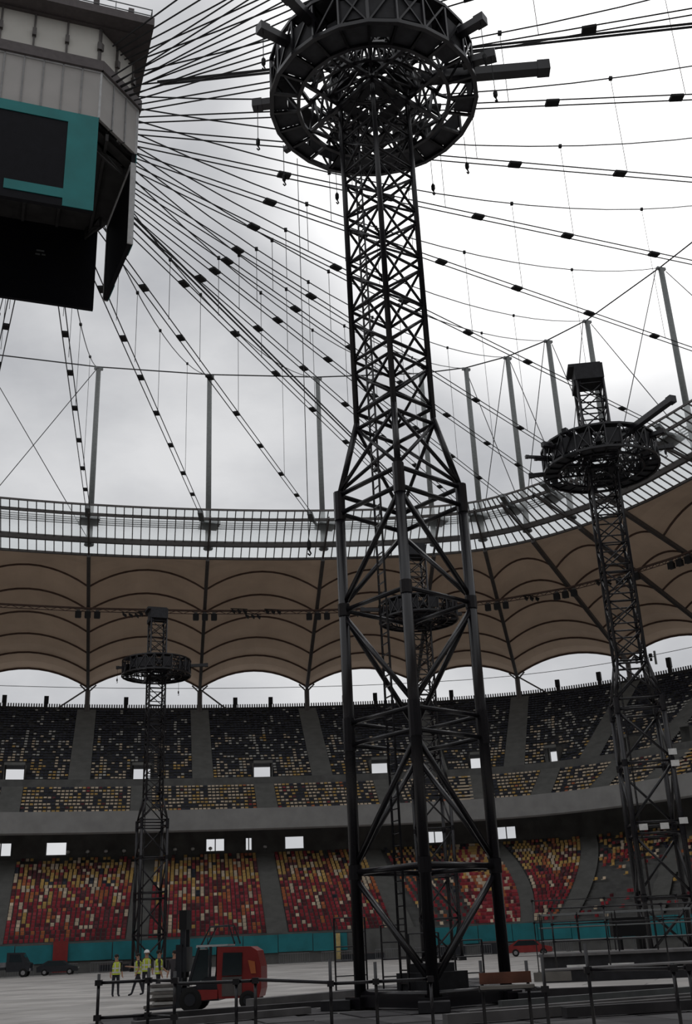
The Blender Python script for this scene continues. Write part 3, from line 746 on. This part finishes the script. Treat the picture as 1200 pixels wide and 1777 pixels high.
TW = [((1.8, 31.75), 41.8, 'nearest tall black lattice mast with ring platform, filling the middle of the picture',
       [(-3, .6, 6.8, .42, 33.0), (174, 3.4, 4.7, .34, 32.6), (-144, 3.6, 5.1, .34, 32.9), (-125, 3.6, 5.4, .34, 32.9), (-36, 3.6, 5.0, .34, 32.9), (-17, 3.6, 4.8, .34, 32.7), (144, 3.6, 4.5, .2, 32.2)],
       [(174, 4.6, 32.5, 1.6), (-144, 5.0, 32.8, 1.3), (-36, 4.9, 32.8, 1.5), (-17, 4.7, 32.6, 1.6), (150, 4.25, 32.0, 1.5), (30, 4.3, 32.0, 1.3), (55, 4.25, 32.0, 1.2), (112, 4.2, 32.0, 1.1), (138, 4.25, 31.9, 17.0)]),
      ((18.1, 67.4), -6, 'black lattice mast with ring platform and long raised hoist arm at the right edge',
       [(-68, .6, 8.3, .42, 33.2), (-169, 3.6, 5.5, .2, 32.7), (-165, 3.6, 5.0, .2, 32.4), (-152, 3.6, 4.9, .3, 33.0), (172, 3.6, 5.0, .28, 32.0), (-130, 3.6, 4.8, .3, 33.3), (-40, 3.6, 4.9, .3, 33.2), (-15, 3.6, 5.0, .3, 32.9)],
       [(172, 4.9, 32, 1.4), (-152, 4.7, 32.8, 1.2), (-40, 4.8, 33, 1.2)]),
      ((-23.2, 121.0), 22, 'far black lattice mast with ring platform in front of the left seats',
       [(-1, 3.6, 6.0, .36, 32.9), (-170, 3.6, 4.6, .3, 32.9), (-130, 3.6, 4.6, .3, 33.2)], [(-170, 4.5, 32.8, 1.2), (60, 4.1, 32, 1.2)]),
      ((6.9, 103.0), 12, 'far black lattice mast standing directly behind the nearest mast',
       [(-165, 3.6, 6.0, .36, 32.9), (20, 3.6, 4.8, .3, 32.9)], [(20, 4.6, 32.8, 1.2), (160, 4.1, 32, 1.2)])]
towers = [t0]+[copy_tree(t0) for _ in TW[1:]]
for T, ((x, y), r, lab, arms, ch) in zip(towers, TW):
    T.location = (x, y, 0); T.rotation_euler = (0, 0, math.radians(r)); tag(T, lab, 'lattice mast', 'lattice masts around the stage'); add_arms(T, math.radians(r), arms, ch)
# white notices clamped to the right mast
for k, (dx, dz) in enumerate(((-.9, 7.55), (.35, 7.55), (1.5, 7.8), (1.5, 11.9), (1.55, 11.2))):
    MB().box((dx, -1.66, dz), (.5, .08, .36)).build('notice_board', 'white_plastic', towers[1])

# ------------------------------------------------------------ foreground deck of plates and planks
dk = empty('stage_deck', (0, 0, 0), 0, 'dark timber and steel deck laid around the foot of the nearest mast', 'stage deck')
a0 = math.radians(16); c0, s0_ = math.cos(a0), math.sin(a0)
rd = random.Random(5)
def inside(x, y):
    left = -7.4+(y-32)*.52
    if x < left or x > 16 or y < 17 or (y > 34.5 and x < -2.4): return False
    if y < 39.8-.62*max(0, x-1) : return True
    return -.6 < x < 5.2 and y < 52
for i in range(-12, 26):
    for j in range(0, 20):
        ux, uy = i*1.2, 20+j*2.4
        x, y = ux*c0-(uy-30)*s0_, 30+ux*s0_+(uy-30)*c0
        if not inside(x, y): continue
        m = MB().box((x, y, .05+rd.random()*.03), (1.16, 2.34, .1), a0).build('deck_plate', rd.choice(['deck_wood', 'deck_wood', 'deck_wood_dark', 'deck_wood_dark', 'deck_wood_pale']), dk)
ln = 0
for (a, b, w, h, mt) in (((2.2, 26.2), (9.5, 29.6), .3, .16, 'deck_wood_pale'), ((1.6, 24.5), (10.5, 28.0), .25, .2, 'deck_wood_pale'), ((-6.3, 31.2), (-1.2, 34.0), .35, .14, 'deck_wood_dark'), ((-5.6, 27.6), (-1.6, 30.6), .3, .16, 'deck_wood_pale'),
                         ((4.6, 33.8), (8.8, 33.2), .4, .2, 'deck_wood_dark'), ((3.3, 29), (9.5, 32.0), .2, .18, 'grey_steel'), ((-3.5, 34.6), (-.6, 37.8), .5, .25, 'deck_wood_pale'), ((4.2, 25), (9.6, 26.2), .3, .2, 'deck_wood_dark')):
    o = MB().beam((a[0], a[1], .14+h/2), (b[0], b[1], .14+h/2), w, h).build('loose_plank', mt)
    tag(o, '%s loose plank lying on the deck by the nearest mast, from the left' % ORD[ln], 'plank', 'loose planks on the deck'); ln += 1
# footing of the nearest mast
for q in range(4):
    x, y = rot(q, 0, -1.42); MB().box((x, y, .2), (2.5 if q % 2 == 0 else .3, .3 if q % 2 == 0 else 2.5, .3)).build('footing_beam', 'black_steel', t0)
    x, y = rot(q, 1.9, -1.9); MB().box((x, y, .12), (.8, .8, .24), .785).build('ballast_block', 'dark_deck', t0)
MB().box((0, 0, .55), (1.4, 1.4, .6)).box((0, 0, .95), (.9, .9, .25)).build('winch_housing', 'dark_deck', t0)
t0.location.z = .13
# ------------------------------------------------------------ scaffold guard rails in front
def railing(name, pts, zt, rails, lab, r=.028, base=0, top_ext=None):
    e = empty(name, (pts[0][0], pts[0][1], 0), 0, lab, 'railing'); ox, oy = pts[0]
    for k, (x, y) in enumerate(pts):
        h = zt if not top_ext else top_ext[k]
        u = MB().tube([(x-ox, y-oy, base), (x-ox, y-oy, h)], r, 7).build('upright', 'black_steel', e, smooth=True)
        MB().lathe((x-ox, y-oy, base), [(.09, 0), (.09, .015), (.03, .02)], 8).build('base_foot', 'black_steel', u)
        for z in rails: MB().box((x-ox, y-oy, z), (.11, .11, .09)).build('coupler', 'black_steel', u)
    for (a, b) in zip(pts[:-1], pts[1:]):
        for z in rails: MB().tube([(a[0]-ox, a[1]-oy, z), (b[0]-ox, b[1]-oy, z)], r*.95, 7).build('rail', 'black_steel', e, smooth=True)
    return e
railing('scaffold_railing', [(-4.57, 19.47), (-3.75, 19.64), (-3.15, 18.75)], 1.45, (1.36, .82), 'scaffold railing in front of the workers at the lower left', top_ext=[1.5, 1.56, 1.5], base=.14)
railing('scaffold_railing', [(-2.16, 18.9), (-1.85, 18.95)], 1.4, (1.3, .55), 'narrow scaffold frame standing in front of the red forklift', top_ext=[1.34, 1.34], base=.14)
railing('scaffold_railing', [(-.61, 19.0), (.14, 19.0), (1.05, 19.1)], 1.5, (1.2, .35), 'scaffold railing left of the foot of the nearest mast', top_ext=[1.58, 1.5, 1.15], base=.14)
railing('scaffold_railing', [(1.88, 18.9), (2.62, 18.8), (2.75, 17.9)], 1.5, (1.02,), 'scaffold uprights holding the brown toe board', top_ext=[1.45, 1.42, 1.52], base=.14)
railing('scaffold_railing', [(3.35, 17.4), (4.37, 16.4), (4.62, 16.5)], 1.4, (1.28,), 'scaffold railing nearest the camera at the lower right', top_ext=[1.65, 1.35, 1.28], base=.14)
MB_ = MB().tube([(-3.1, 18.75, 1.31), (-2.2, 18.88, 1.30)], .027, 7).tube([(-3.1, 18.75, .66), (-2.2, 18.88, .6)], .027, 7).build('scaffold_tube', 'black_steel'); tag(MB_, 'pair of loose horizontal scaffold tubes before the forklift', 'tube')
MB_ = MB().tube([(-1.8, 18.95, 1.31), (-.65, 19.0, 1.22)], .027, 7).build('scaffold_tube', 'black_steel'); tag(MB_, 'horizontal scaffold tube right of the red forklift', 'tube')
b = MB().box((2.25, 18.75, 1.18), (.84, .05, .17), -.05).build('toe_board', 'brown_board'); tag(b, 'brown wooden toe board clamped to scaffold uprights', 'board')
b = MB().box((3.0, 18.6, 1.17), (.6, .05, .14), -.08).build('toe_board', 'grey_board'); tag(b, 'pale grey wooden toe board right of the brown one', 'board')
b = MB().box((2.25, 18.6, 1.05), (.86, .3, .05), -.05).build('scaffold_shelf', 'grey_board'); tag(b, 'narrow plank shelf under the brown toe board', 'board')
# tall scaffold frames behind the mast foot
def scaff_frame(x, y, w, h, rz, lab):
    e = empty('scaffold_ladder', (x, y, .14), rz, lab, 'scaffold', 'scaffold frames behind the mast foot')
    for s in (-1, 1): MB().tube([(s*w/2, 0, 0), (s*w/2, 0, h)], .035, 6).build('upright', 'black_steel', e)
    n = max(2, int(h/.5))
    for k in range(1, n+1): MB().tube([(-w/2, 0, h*k/n), (w/2, 0, h*k/n)], .024, 5).build('rung', 'black_steel', e)
scaff_frame(1.0, 39.5, .9, 2.2, .1, 'low scaffold ladder frame just left of the nearest mast base')
scaff_frame(2.1, 41.0, 1.1, 1.9, -.2, 'wide scaffold frame partly behind the near leg of the mast')
scaff_frame(3.6, 40.0, 1.0, 1.6, .15, 'short scaffold frame between the near and right mast legs')
scaff_frame(-.6, 44.0, 1.3, 2.6, .4, 'leaning scaffold frame farthest behind the left mast leg')
# ------------------------------------------------------------ stage platform at the right
pf = empty('stage_platform', (14.2, 56, 0), math.radians(-10), 'dark raised stage platform with guard rails below the right mast', 'platform')
MB().box((0, 0, .42), (11, 3.6, .75)).build('base', 'dark_deck', pf); MB().box((0, 0, .86), (11.3, 3.9, .12)).build('deck_top', 'deck_wood_pale', pf)
for k in range(7):
    x = -5.4+k*1.8
    u = MB().tube([(x, -1.85, .9), (x, -1.85, 2.75)], .035, 6).build('rail_post', 'black_steel', pf)
    MB().tube([(x, 1.85, .9), (x, 1.85, 2.75)], .035, 6).build('rail_post', 'black_steel', pf)
for z in (1.5, 2.1, 2.7):
    for y in (-1.85, 1.85): MB().tube([(-5.5, y, z), (5.5, y, z)], .03, 6).build('rail', 'grey_steel', pf)
for k, (x, w) in enumerate(((-3.9, .9), (-1.8, 1.2))): MB().box((x, -1.84, .35), (w, .06, .12)).build('side_marker', 'white_plastic', pf)
pf2 = empty('loading_platform', (12.0, 46.6, 0), math.radians(-6), 'low dark loading platform in front of the right stage', 'platform')
MB().box((0, 0, .22), (9.5, 1.7, .42)).build('platform_body', 'dark_deck', pf2)
MB().hexa([(-4.8, -.9, .43), (4.8, -.9, .55), (4.8, .9, .55), (-4.8, .9, .43), (-4.8, -.9, .48), (4.8, -.9, .62), (4.8, .9, .62), (-4.8, .9, .48)]).build('platform_top', 'deck_wood_pale', pf2)
railing('scaffold_railing', [(8.2, 49.5), (10.6, 49.8), (13.2, 50.0), (15.8, 50.4)], 2.9, (1.5, 2.2, 2.85), 'tall scaffold railing in front of the raised stage at the right', r=.035)
railing('scaffold_railing', [(9.0, 60), (13, 60.6), (17, 61)], 3.6, (2.4, 3.5), 'tall scaffold railing behind the raised stage at the right', r=.03)
e = empty('equipment_case', (19.2, 60, 0), .3, 'dark green equipment case beside the foot of the right mast', 'case')
MB().box((0, 0, 1.3), (2.2, 1.2, 1.5)).build('body', 'green_box', e); MB().box((0, -.62, 1.9), (2.3, .1, .15)).box((0, 0, .3), (2.2, 1.2, .55)).build('trim', 'chrome', e)
e = empty('distribution_box', (13.6, 58.6, 0), .1, 'black distribution box on the raised stage at the right', 'box')
MB().box((0, 0, 2.0), (1.7, .7, .9)).build('body', 'clamp', e); MB().box((-.5, 0, 1.2), (.12, .5, .8)).box((.5, 0, 1.2), (.12, .5, .8)).build('legs', 'clamp', e)

# ------------------------------------------------------------ red forklift
fk = empty('forklift', (-4.95, 37.2, .0), math.radians(-4), 'red forklift with dark cab and overhead cage among the workers', 'forklift')
def prism(prof, y0, y1, name, mt, par, bev=0):
    m = MB(); n = len(prof); A = [(x, y0, z) for x, z in prof]; Bq = [(x, y1, z) for x, z in prof]
    m.poly(A); m.poly(list(reversed(Bq)))
    for i in range(n): m.quad(A[(i+1) % n], A[i], Bq[i], Bq[(i+1) % n])
    o = m.build(name, mt, par)
    if bev: b = o.modifiers.new('bevel', 'BEVEL'); b.width = bev; b.segments = 2
    return o
prism([(.25, .35), (1.55, .35), (1.62, .6), (1.62, 1.25), (1.5, 1.72), (1.3, 1.85), (.2, 1.88), (.18, .9)], -.62, .62, 'counterweight', 'red_paint', fk, .06)
prism([(.36, 1.02), (1.0, 1.02), (1.02, 1.68), (.40, 1.70)], -.66, -.60, 'side_window', 'vehicle_glass', fk)
prism([(.36, .42), (1.0, .42), (1.0, .98), (.36, .98)], -.655, -.60, 'door_panel', 'rib_grey', fk)
prism([(1.2, 1.45), (1.42, 1.4), (1.46, 1.05), (1.3, 1.05)], -.65, -.61, 'rear_light', 'seat_orange', fk)
prism([(-.95, .3), (.25, .3), (.25, 1.0), (-.2, 1.0), (-.5, .75), (-.95, .7)], -.6, .6, 'chassis', 'dark_paint', fk, .04)
prism([(-.45, .32), (.22, .36), (.22, .62), (-.42, .64)], -.68, -.58, 'step', 'red_paint', fk, .03)
for (a, b_) in (((-.75, .75), (-.4, 1.9)), ((-.05, 1.0), (-.02, 1.9))):
    for y in (-.58, .58): MB().beam((a[0], y, a[1]), (b_[0], y, b_[1]), .08).build('cab_pillar', 'dark_paint', fk)
prism([(-.68, .78), (-.1, .98), (-.08, 1.82), (-.42, 1.82)], -.6, -.585, 'cab_window', 'vehicle_glass', fk)
prism([(-.70, .78), (-.66, .78), (-.38, 1.85), (-.42, 1.85)], -.55, .55, 'windshield', 'vehicle_glass', fk)
rf = prism([(-.5, 1.88), (.55, 1.9), (.55, 1.95), (-.48, 1.96)], -.62, .62, 'cab_roof', 'panel_frame', fk, .02)
m = MB()
for y in (-.5, .5):
    m.tube([(-.35, y, 1.95), (-.05, y, 2.5), (.55, y, 2.52), (.75, y, 1.95)], .03, 6)
for x, z in ((-.2, 2.22), (-.05, 2.5), (.25, 2.51), (.55, 2.52), (.65, 2.22)): m.beam((x, -.5, z), (x, .5, z), .04)
m.build('overhead_cage', 'dark_paint', fk)
prism([(0, .62), (.2, .62), (.22, 1.35), (.1, 1.35)], -.25, .25, 'seat', 'clamp', fk)
m = MB().lathe((-.3, 0, 1.25), [(.2, -.01), (.2, .01)], 14, axis='x').build('steering_wheel', 'clamp', fk)
for x, y, r in ((-.65, -.6, .36), (-.65, .6, .36), (1.2, -.6, .28), (1.2, .6, .28)):
    w = MB().lathe((x, y, r), [(r*.7, -.13), (r, -.1), (r, .1), (r*.7, .13)], 18, axis='y').build('wheel', 'rubber', fk)
    MB().lathe((x, y-.1 if y < 0 else y+.1, r), [(r*.5, -.05), (r*.45, .05)], 12, axis='y').build('hub', 'dark_paint', w)
for y in (-.38, .38):
    MB().beam((-1.1, y, .12), (-1.1, y, 2.0), .14, .2).build('mast_rail', 'dark_paint', fk)
    MB().beam((-1.0, y*.8, 1.0), (-1.0, y*.8, 3.05), .12, .16).build('inner_mast_rail', 'dark_paint', fk)
    MB().beam((-1.25, y*.8, .14), (-2.2, y*.8, .10), .12, .05).beam((-1.22, y*.8, .1), (-1.22, y*.8, .8), .1, .06).build('fork', 'dark_paint', fk)
MB().box((-1.0, 0, 2.75), (.25, .75, .6)).build('mast_head', 'clamp', fk)
MB().box((-1.2, 0, .6), (.08, .95, .5)).box((-1.2, 0, 1.3), (.06, .95, .06)).build('carriage', 'dark_paint', fk)
MB().box((-1.0, 0, 1.55), (.3, .85, .75)).build('mast_shield', 'dark_paint', fk)
# ------------------------------------------------------------ workers
def person(x, y, face, lab, pose, helmet=None, vest=True, scale=1.0):
    e = empty('person', (x, y, 0), face, lab, 'person', 'workers on the field')
    J = [(0, 0, .96), (0, 0, 1.18), (0, -.01, 1.42), (0, -.01, 1.52), (0, -.02, 1.60), (0, -.02, 1.72)]
    Rr = [.15, .14, .155, .06, .085, .085]
    E_ = [(0, 1), (1, 2), (2, 3), (3, 4), (4, 5)]
    st = pose['stride']
    for s in (-1, 1):
        i = len(J); J += [(s*.10, 0, .9), (s*.11, -st*s*.5, .5), (s*.12, -st*s*.9, .09), (s*.13, -st*s*.9-.17, .045)]; Rr += [.095, .066, .05, .042]
        E_ += [(0, i), (i, i+1), (i+1, i+2), (i+2, i+3)]
        i = len(J); el, ha = pose['arm'][0 if s < 0 else 1]
        J += [(s*.20, -.01, 1.42), (s*(.22+el[0]), el[1], el[2]), (s*(.22+ha[0]), ha[1], ha[2])]
        d = Vector(J[-1])-Vector(J[-2]); d.normalize(); J.append(tuple(Vector(J[-1])+d*.10)); Rr += [.062, .046, .034, .03]
        E_ += [(2, i), (i, i+1), (i+1, i+2), (i+2, i+3)]
        w_ = len(J)-2; base = Vector(J[w_])
        for q in (-1, 0, 1):          # splayed fingers and thumb
            J.append(tuple(base+d*(.13 if q >= 0 else .07)+Vector((q*.03, -.02*q, -.01)))); Rr.append(.011); E_.append((w_+1 if q >= 0 else w_, len(J)-1))
    me = bpy.data.meshes.new('body'); me.from_pydata(J, E_, []); o = bpy.data.objects.new('body', me); COL.objects.link(o)
    sk = o.modifiers.new('skin', 'SKIN'); o.modifiers.new('sub', 'SUBSURF').levels = 1
    for k, v in enumerate(me.skin_vertices[0].data): v.radius = (Rr[k], Rr[k]*(.8 if k < 3 else 1)); v.use_root = (k == 0)
    dg = bpy.context.evaluated_depsgraph_get(); dg.update(); ev_ = bpy.data.meshes.new_from_object(o.evaluated_get(dg))
    bpy.data.objects.remove(o)
    for mn in ('trousers', 'dark_cloth', 'skin'): ev_.materials.append(MATS[mn])
    arms = [Vector(J[k]) for k in range(len(J))]
    for p in ev_.polygons:
        c = p.center; p.use_smooth = True
        if c.z > 1.49 and abs(c.x) < .15: p.material_index = 2
        elif c.z < .97 and abs(c.x) < .21: p.material_index = 0
        else:
            p.material_index = 1
            for s in (-1, 1):
                el, ha = pose['arm'][0 if s < 0 else 1]; h = Vector((s*(.22+ha[0]), ha[1], ha[2])); l = Vector((s*(.22+el[0]), el[1], el[2]))
                if (c-h).length < .15 or (pose.get('bare') and (c-(h+l)/2).length < .18 and abs(c.x) > .17): p.material_index = 2
        if p.center.z < .1: p.material_index = 0
    b = bpy.data.objects.new('body', ev_); COL.objects.link(b); b.parent = e
    # face
    MB().box((0, -.118, 1.665), (.028, .04, .05)).build('nose', 'skin', e)
    m = MB()
    for s in (-1, 1): m.box((s*.034, -.103, 1.69), (.025, .012, .012))
    m.box((0, -.103, 1.62), (.05, .01, .012)); m.build('face_features', 'hair', e)
    m = MB()
    for s in (-1, 1): m.box((s*.093, -.015, 1.67), (.02, .04, .06))
    m.build('ears', 'skin', e)
    if helmet:
        MB().lathe((0, -.02, 1.70), [(.135, 0), (.132, .02), (.118, .03), (.105, .09), (.06, .125), (.01, .135)], 14).box((0, -.16, 1.708), (.16, .06, .015)).build('hard_hat', helmet, e, smooth=True)
    else:
        MB().lathe((0, 0.0, 1.70), [(.098, -.03), (.104, .02), (.09, .07), (.05, .1), (.01, .105)], 12).build('hair', 'hair', e, smooth=True)
    if vest:
        prof = [(.205, .145, .93), (.19, .135, 1.1), (.205, .15, 1.28), (.20, .145, 1.4), (.13, .10, 1.47)]; n = 16
        def shell(prof, k):
            m = MB(); i0 = 0
            for a, b_, z in prof:
                for q in range(n): an = 2*math.pi*q/n; m.v.append((a*k*math.cos(an), b_*k*math.sin(an)-.005, z))
            for r in range(len(prof)-1):
                for q in range(n):
                    a = r*n+q; b2 = r*n+(q+1) % n; m.f.append((a, b2, b2+n, a+n)); m.m.append(0)
            return m
        v = shell(prof, 1.0).build('safety_vest', 'hivis', e, smooth=True); v['label'] = 'yellow safety vest'
        for z in (1.03, 1.2): shell([(.197, .142, z-.03), (.197, .142, z+.03)], 1.03).build('reflective_band', 'silver_tape', v)
        for s in (-1, 1): MB().beam((s*.1, -.158, 1.0), (s*.1, -.15, 1.42), .05, .012, up=(0, 1, 0)).build('reflective_strip', 'silver_tape', v); MB().beam((s*.1, .15, 1.0), (s*.1, .145, 1.42), .05, .012, up=(0, 1, 0)).build('reflective_strip', 'silver_tape', v)
    e.scale = (scale,)*3
    return e
dn = ((.04, .0, 1.15), (.05, -.08, .92))
person(-11.5, 52.3, .5, 'worker in yellow vest standing upright, farthest left of the group', {'stride': .05, 'arm': [dn, dn]}, scale=1.0)
person(-10.55, 52.6, -1.2, 'worker in yellow vest with legs apart, reaching one bare arm leftwards', {'stride': .32, 'arm': [((.06, -.1, 1.2), (.0, -.45, 1.25)), ((.06, -.02, 1.15), (.05, -.12, .95))], 'bare': True}, scale=1.0)
person(-10.4, 53.8, .2, 'worker in white hard hat standing behind the reaching worker', {'stride': .06, 'arm': [dn, dn]}, helmet='white_plastic', scale=1.06)
person(-8.55, 46.8, 1.9, 'worker in yellow vest standing beside the forklift forks', {'stride': .12, 'arm': [dn, ((.05, -.12, 1.2), (.02, -.3, 1.05))]}, scale=1.05)
person(-7.85, 46.6, -.4, 'worker in dark clothes without vest next to the forklift mast', {'stride': .06, 'arm': [dn, dn]}, vest=False, scale=1.03)
# stack of flat boards between workers and railing
sx = 0
for k in range(7):
    w = rd.uniform(1.0, 1.4)
    o = MB().box((-7.0+rd.uniform(-.15, .15), 40.5+rd.uniform(-.3, .3), .05+k*.11), (w, 1.4, .09), rd.uniform(-.08, .08)).build('board_sheet', 'pallet_pale' if k % 2 else 'pallet')
    tag(o, 'flat board in the stack before the workers, %s from the bottom' % ORD[k], 'board', 'stacked boards before the workers')

# ------------------------------------------------------------ vehicles by the far stand
def truck(x, y, rz):
    e = empty('pickup_truck', (x, y, 0), rz, 'dark flatbed truck parked at the left edge before the stand', 'truck')
    prism([(-1.0, .55), (1.35, .55), (1.45, 1.3), (1.1, 1.45), (.55, 2.35), (-1.0, 2.4)], -.95, .95, 'cab', 'dark_paint', e, .08)
    prism([(-.7, 1.5), (.6, 1.45), (.35, 2.2), (-.7, 2.22)], -.97, -.94, 'side_window', 'vehicle_glass', e)
    prism([(1.02, 1.5), (1.06, 1.5), (.62, 2.25), (.58, 2.25)], -.8, .8, 'windshield', 'vehicle_glass', e)
    prism([(-4.6, .75), (-1.05, .75), (-1.05, 1.0), (-4.6, 1.0)], -1.0, 1.0, 'flatbed', 'dark_paint', e)
    for y_ in (-1, 1): MB().box((-2.8, y_, 1.25), (3.5, .06, .45)).build('side_board', 'barrier_grey', e)
    MB().box((1.42, 0, .7), (.12, 1.9, .25)).build('bumper', 'chrome', e)
    for x_ in (.75, -3.6):
        for y_ in (-.9, .9): w = MB().lathe((x_, y_, .42), [(.3, -.13), (.42, -.1), (.42, .1), (.3, .13)], 16, axis='y').build('wheel', 'rubber', e); MB().lathe((x_, y_*1.12, .42), [(.22, -.03), (.2, .03)], 10, axis='y').build('hub', 'chrome', w)
    return e
truck(-36.4, 118.5, math.radians(8))
def car(x, y, rz, mt, lab):
    e = empty('car', (x, y, 0), rz, lab, 'car')
    prism([(-2.1, .35), (2.1, .35), (2.15, .75), (1.2, .95), (.6, 1.42), (-1.0, 1.46), (-1.9, .95), (-2.15, .85)], -.85, .85, 'body', mt, e, .08)
    prism([(-1.5, .95), (.95, .95), (.5, 1.36), (-.95, 1.38)], -.87, -.84, 'side_window', 'vehicle_glass', e)
    for x_ in (-1.3, 1.3):
        for y_ in (-.8, .8): w = MB().lathe((x_, y_, .33), [(.22, -.1), (.33, -.08), (.33, .08), (.22, .1)], 14, axis='y').build('wheel', 'rubber', e); MB().lathe((x_, y_*1.1, .33), [(.18, -.03), (.16, .03)], 10, axis='y').build('hub', 'chrome', w)
    for y_ in (-.6, .6): MB().box((2.12, y_, .68), (.08, .3, .14)).build('headlight', 'white_plastic', e)
car(15.5, 108, math.radians(-8), 'red_paint', 'small red car parked before the stand beyond the right mast leg')
car(-33.0, 121.6, math.radians(10), 'dark_paint', 'dark car parked behind the flatbed truck at the left')
# crowd barriers along the field edge
k = 0
for t in [11.1+.3*q for q in range(8)]+[13.6, 13.9, 14.3, 14.6, 14.95, 16.2, 18.0, 19.5]:
    p = O(t, -13.2); d = (O(t+.02, -13)-O(t-.02, -13)); rz = math.atan2(d.y, d.x)
    e = empty('crowd_barrier', (p.x, p.y, 0), rz, '%s grey crowd barrier along the foot of the stand, from the left' % ORD[k], 'barrier', 'crowd barriers along the stand'); k += 1
    MB().tube([(-1.7, 0, 0), (-1.7, 0, 1.05), (1.7, 0, 1.05), (1.7, 0, 0)], .045, 5).build('frame', 'barrier_grey', e)
    m = MB()
    for q in range(12): m.beam((-1.5+q*.27, 0, .12), (-1.5+q*.27, 0, 1.05), .03)
    m.beam((-1.7, 0, .12), (1.7, 0, .12), .05); m.build('bars', 'barrier_grey', e)
    MB().box((-1.2, 0, .03), (.1, .8, .06)).box((1.2, 0, .03), (.1, .8, .06)).build('feet', 'barrier_grey', e)
for q, (t, mt, lab, w, h) in enumerate(((11.98, 'red_paint', 'red gate panel between teal banners at the left', 1.6, 3.4), (13.93, 'yellow_post', 'pale yellow post in front of the teal banners', .5, 3.0))):
    p = O(t, -10.9); d = (O(t+.02, -13)-O(t-.02, -13)); rz = math.atan2(d.y, d.x)
    e = empty('gate_panel' if q == 0 else 'yellow_post', (p.x, p.y, 0), rz, lab, 'gate' if q == 0 else 'post')
    MB().box((0, 0, h/2), (w, .15, h)).build('panel', mt, e); MB().box((0, 0, .1), (w*1.2, .6, .2)).build('foot', 'concrete', e)
q = 0
for t, w, h in ((12.35, 3.2, .9), (12.75, 2.2, 1.1), (14.1, 5.0, .8), (14.75, 4.0, 1.2), (15.4, 3, 1.4)):
    p = O(t, -12.0); d = (O(t+.02, -13)-O(t-.02, -13))
    e = empty('flight_case', (p.x, p.y, 0), math.atan2(d.y, d.x), '%s dark flight case at the foot of the stand, from the left' % ORD[q], 'case', 'flight cases at the stand'); q += 1
    MB().box((0, 0, h*.45), (w, 1.0, h*.8)).build('body', 'dark_paint', e); MB().box((0, 0, h*.92), (w+.06, 1.06, h*.14)).build('lid', 'eave_dark', e)
# small white lamps along the concourse
q = 0
for t in (11.95, 12.1, 12.24, 12.38, 12.5, 12.78, 12.92, 13.06, 13.5):
    p = O(t, 10.5); e = empty('concourse_lamp', (p.x, p.y, 14.35), 0, '%s small white lamp above the lower stand, from the left' % ORD[q], 'lamp', 'small lamps above the lower stand'); q += 1
    MB().lathe((0, 0, .1), [(.05, 0), (.26, .1), (.26, .34), (.12, .45)], 8).build('globe', 'white_plastic', e); MB().tube([(0, 0, -.3), (0, 0, .12)], .05, 5).build('stem', 'grey_steel', e)
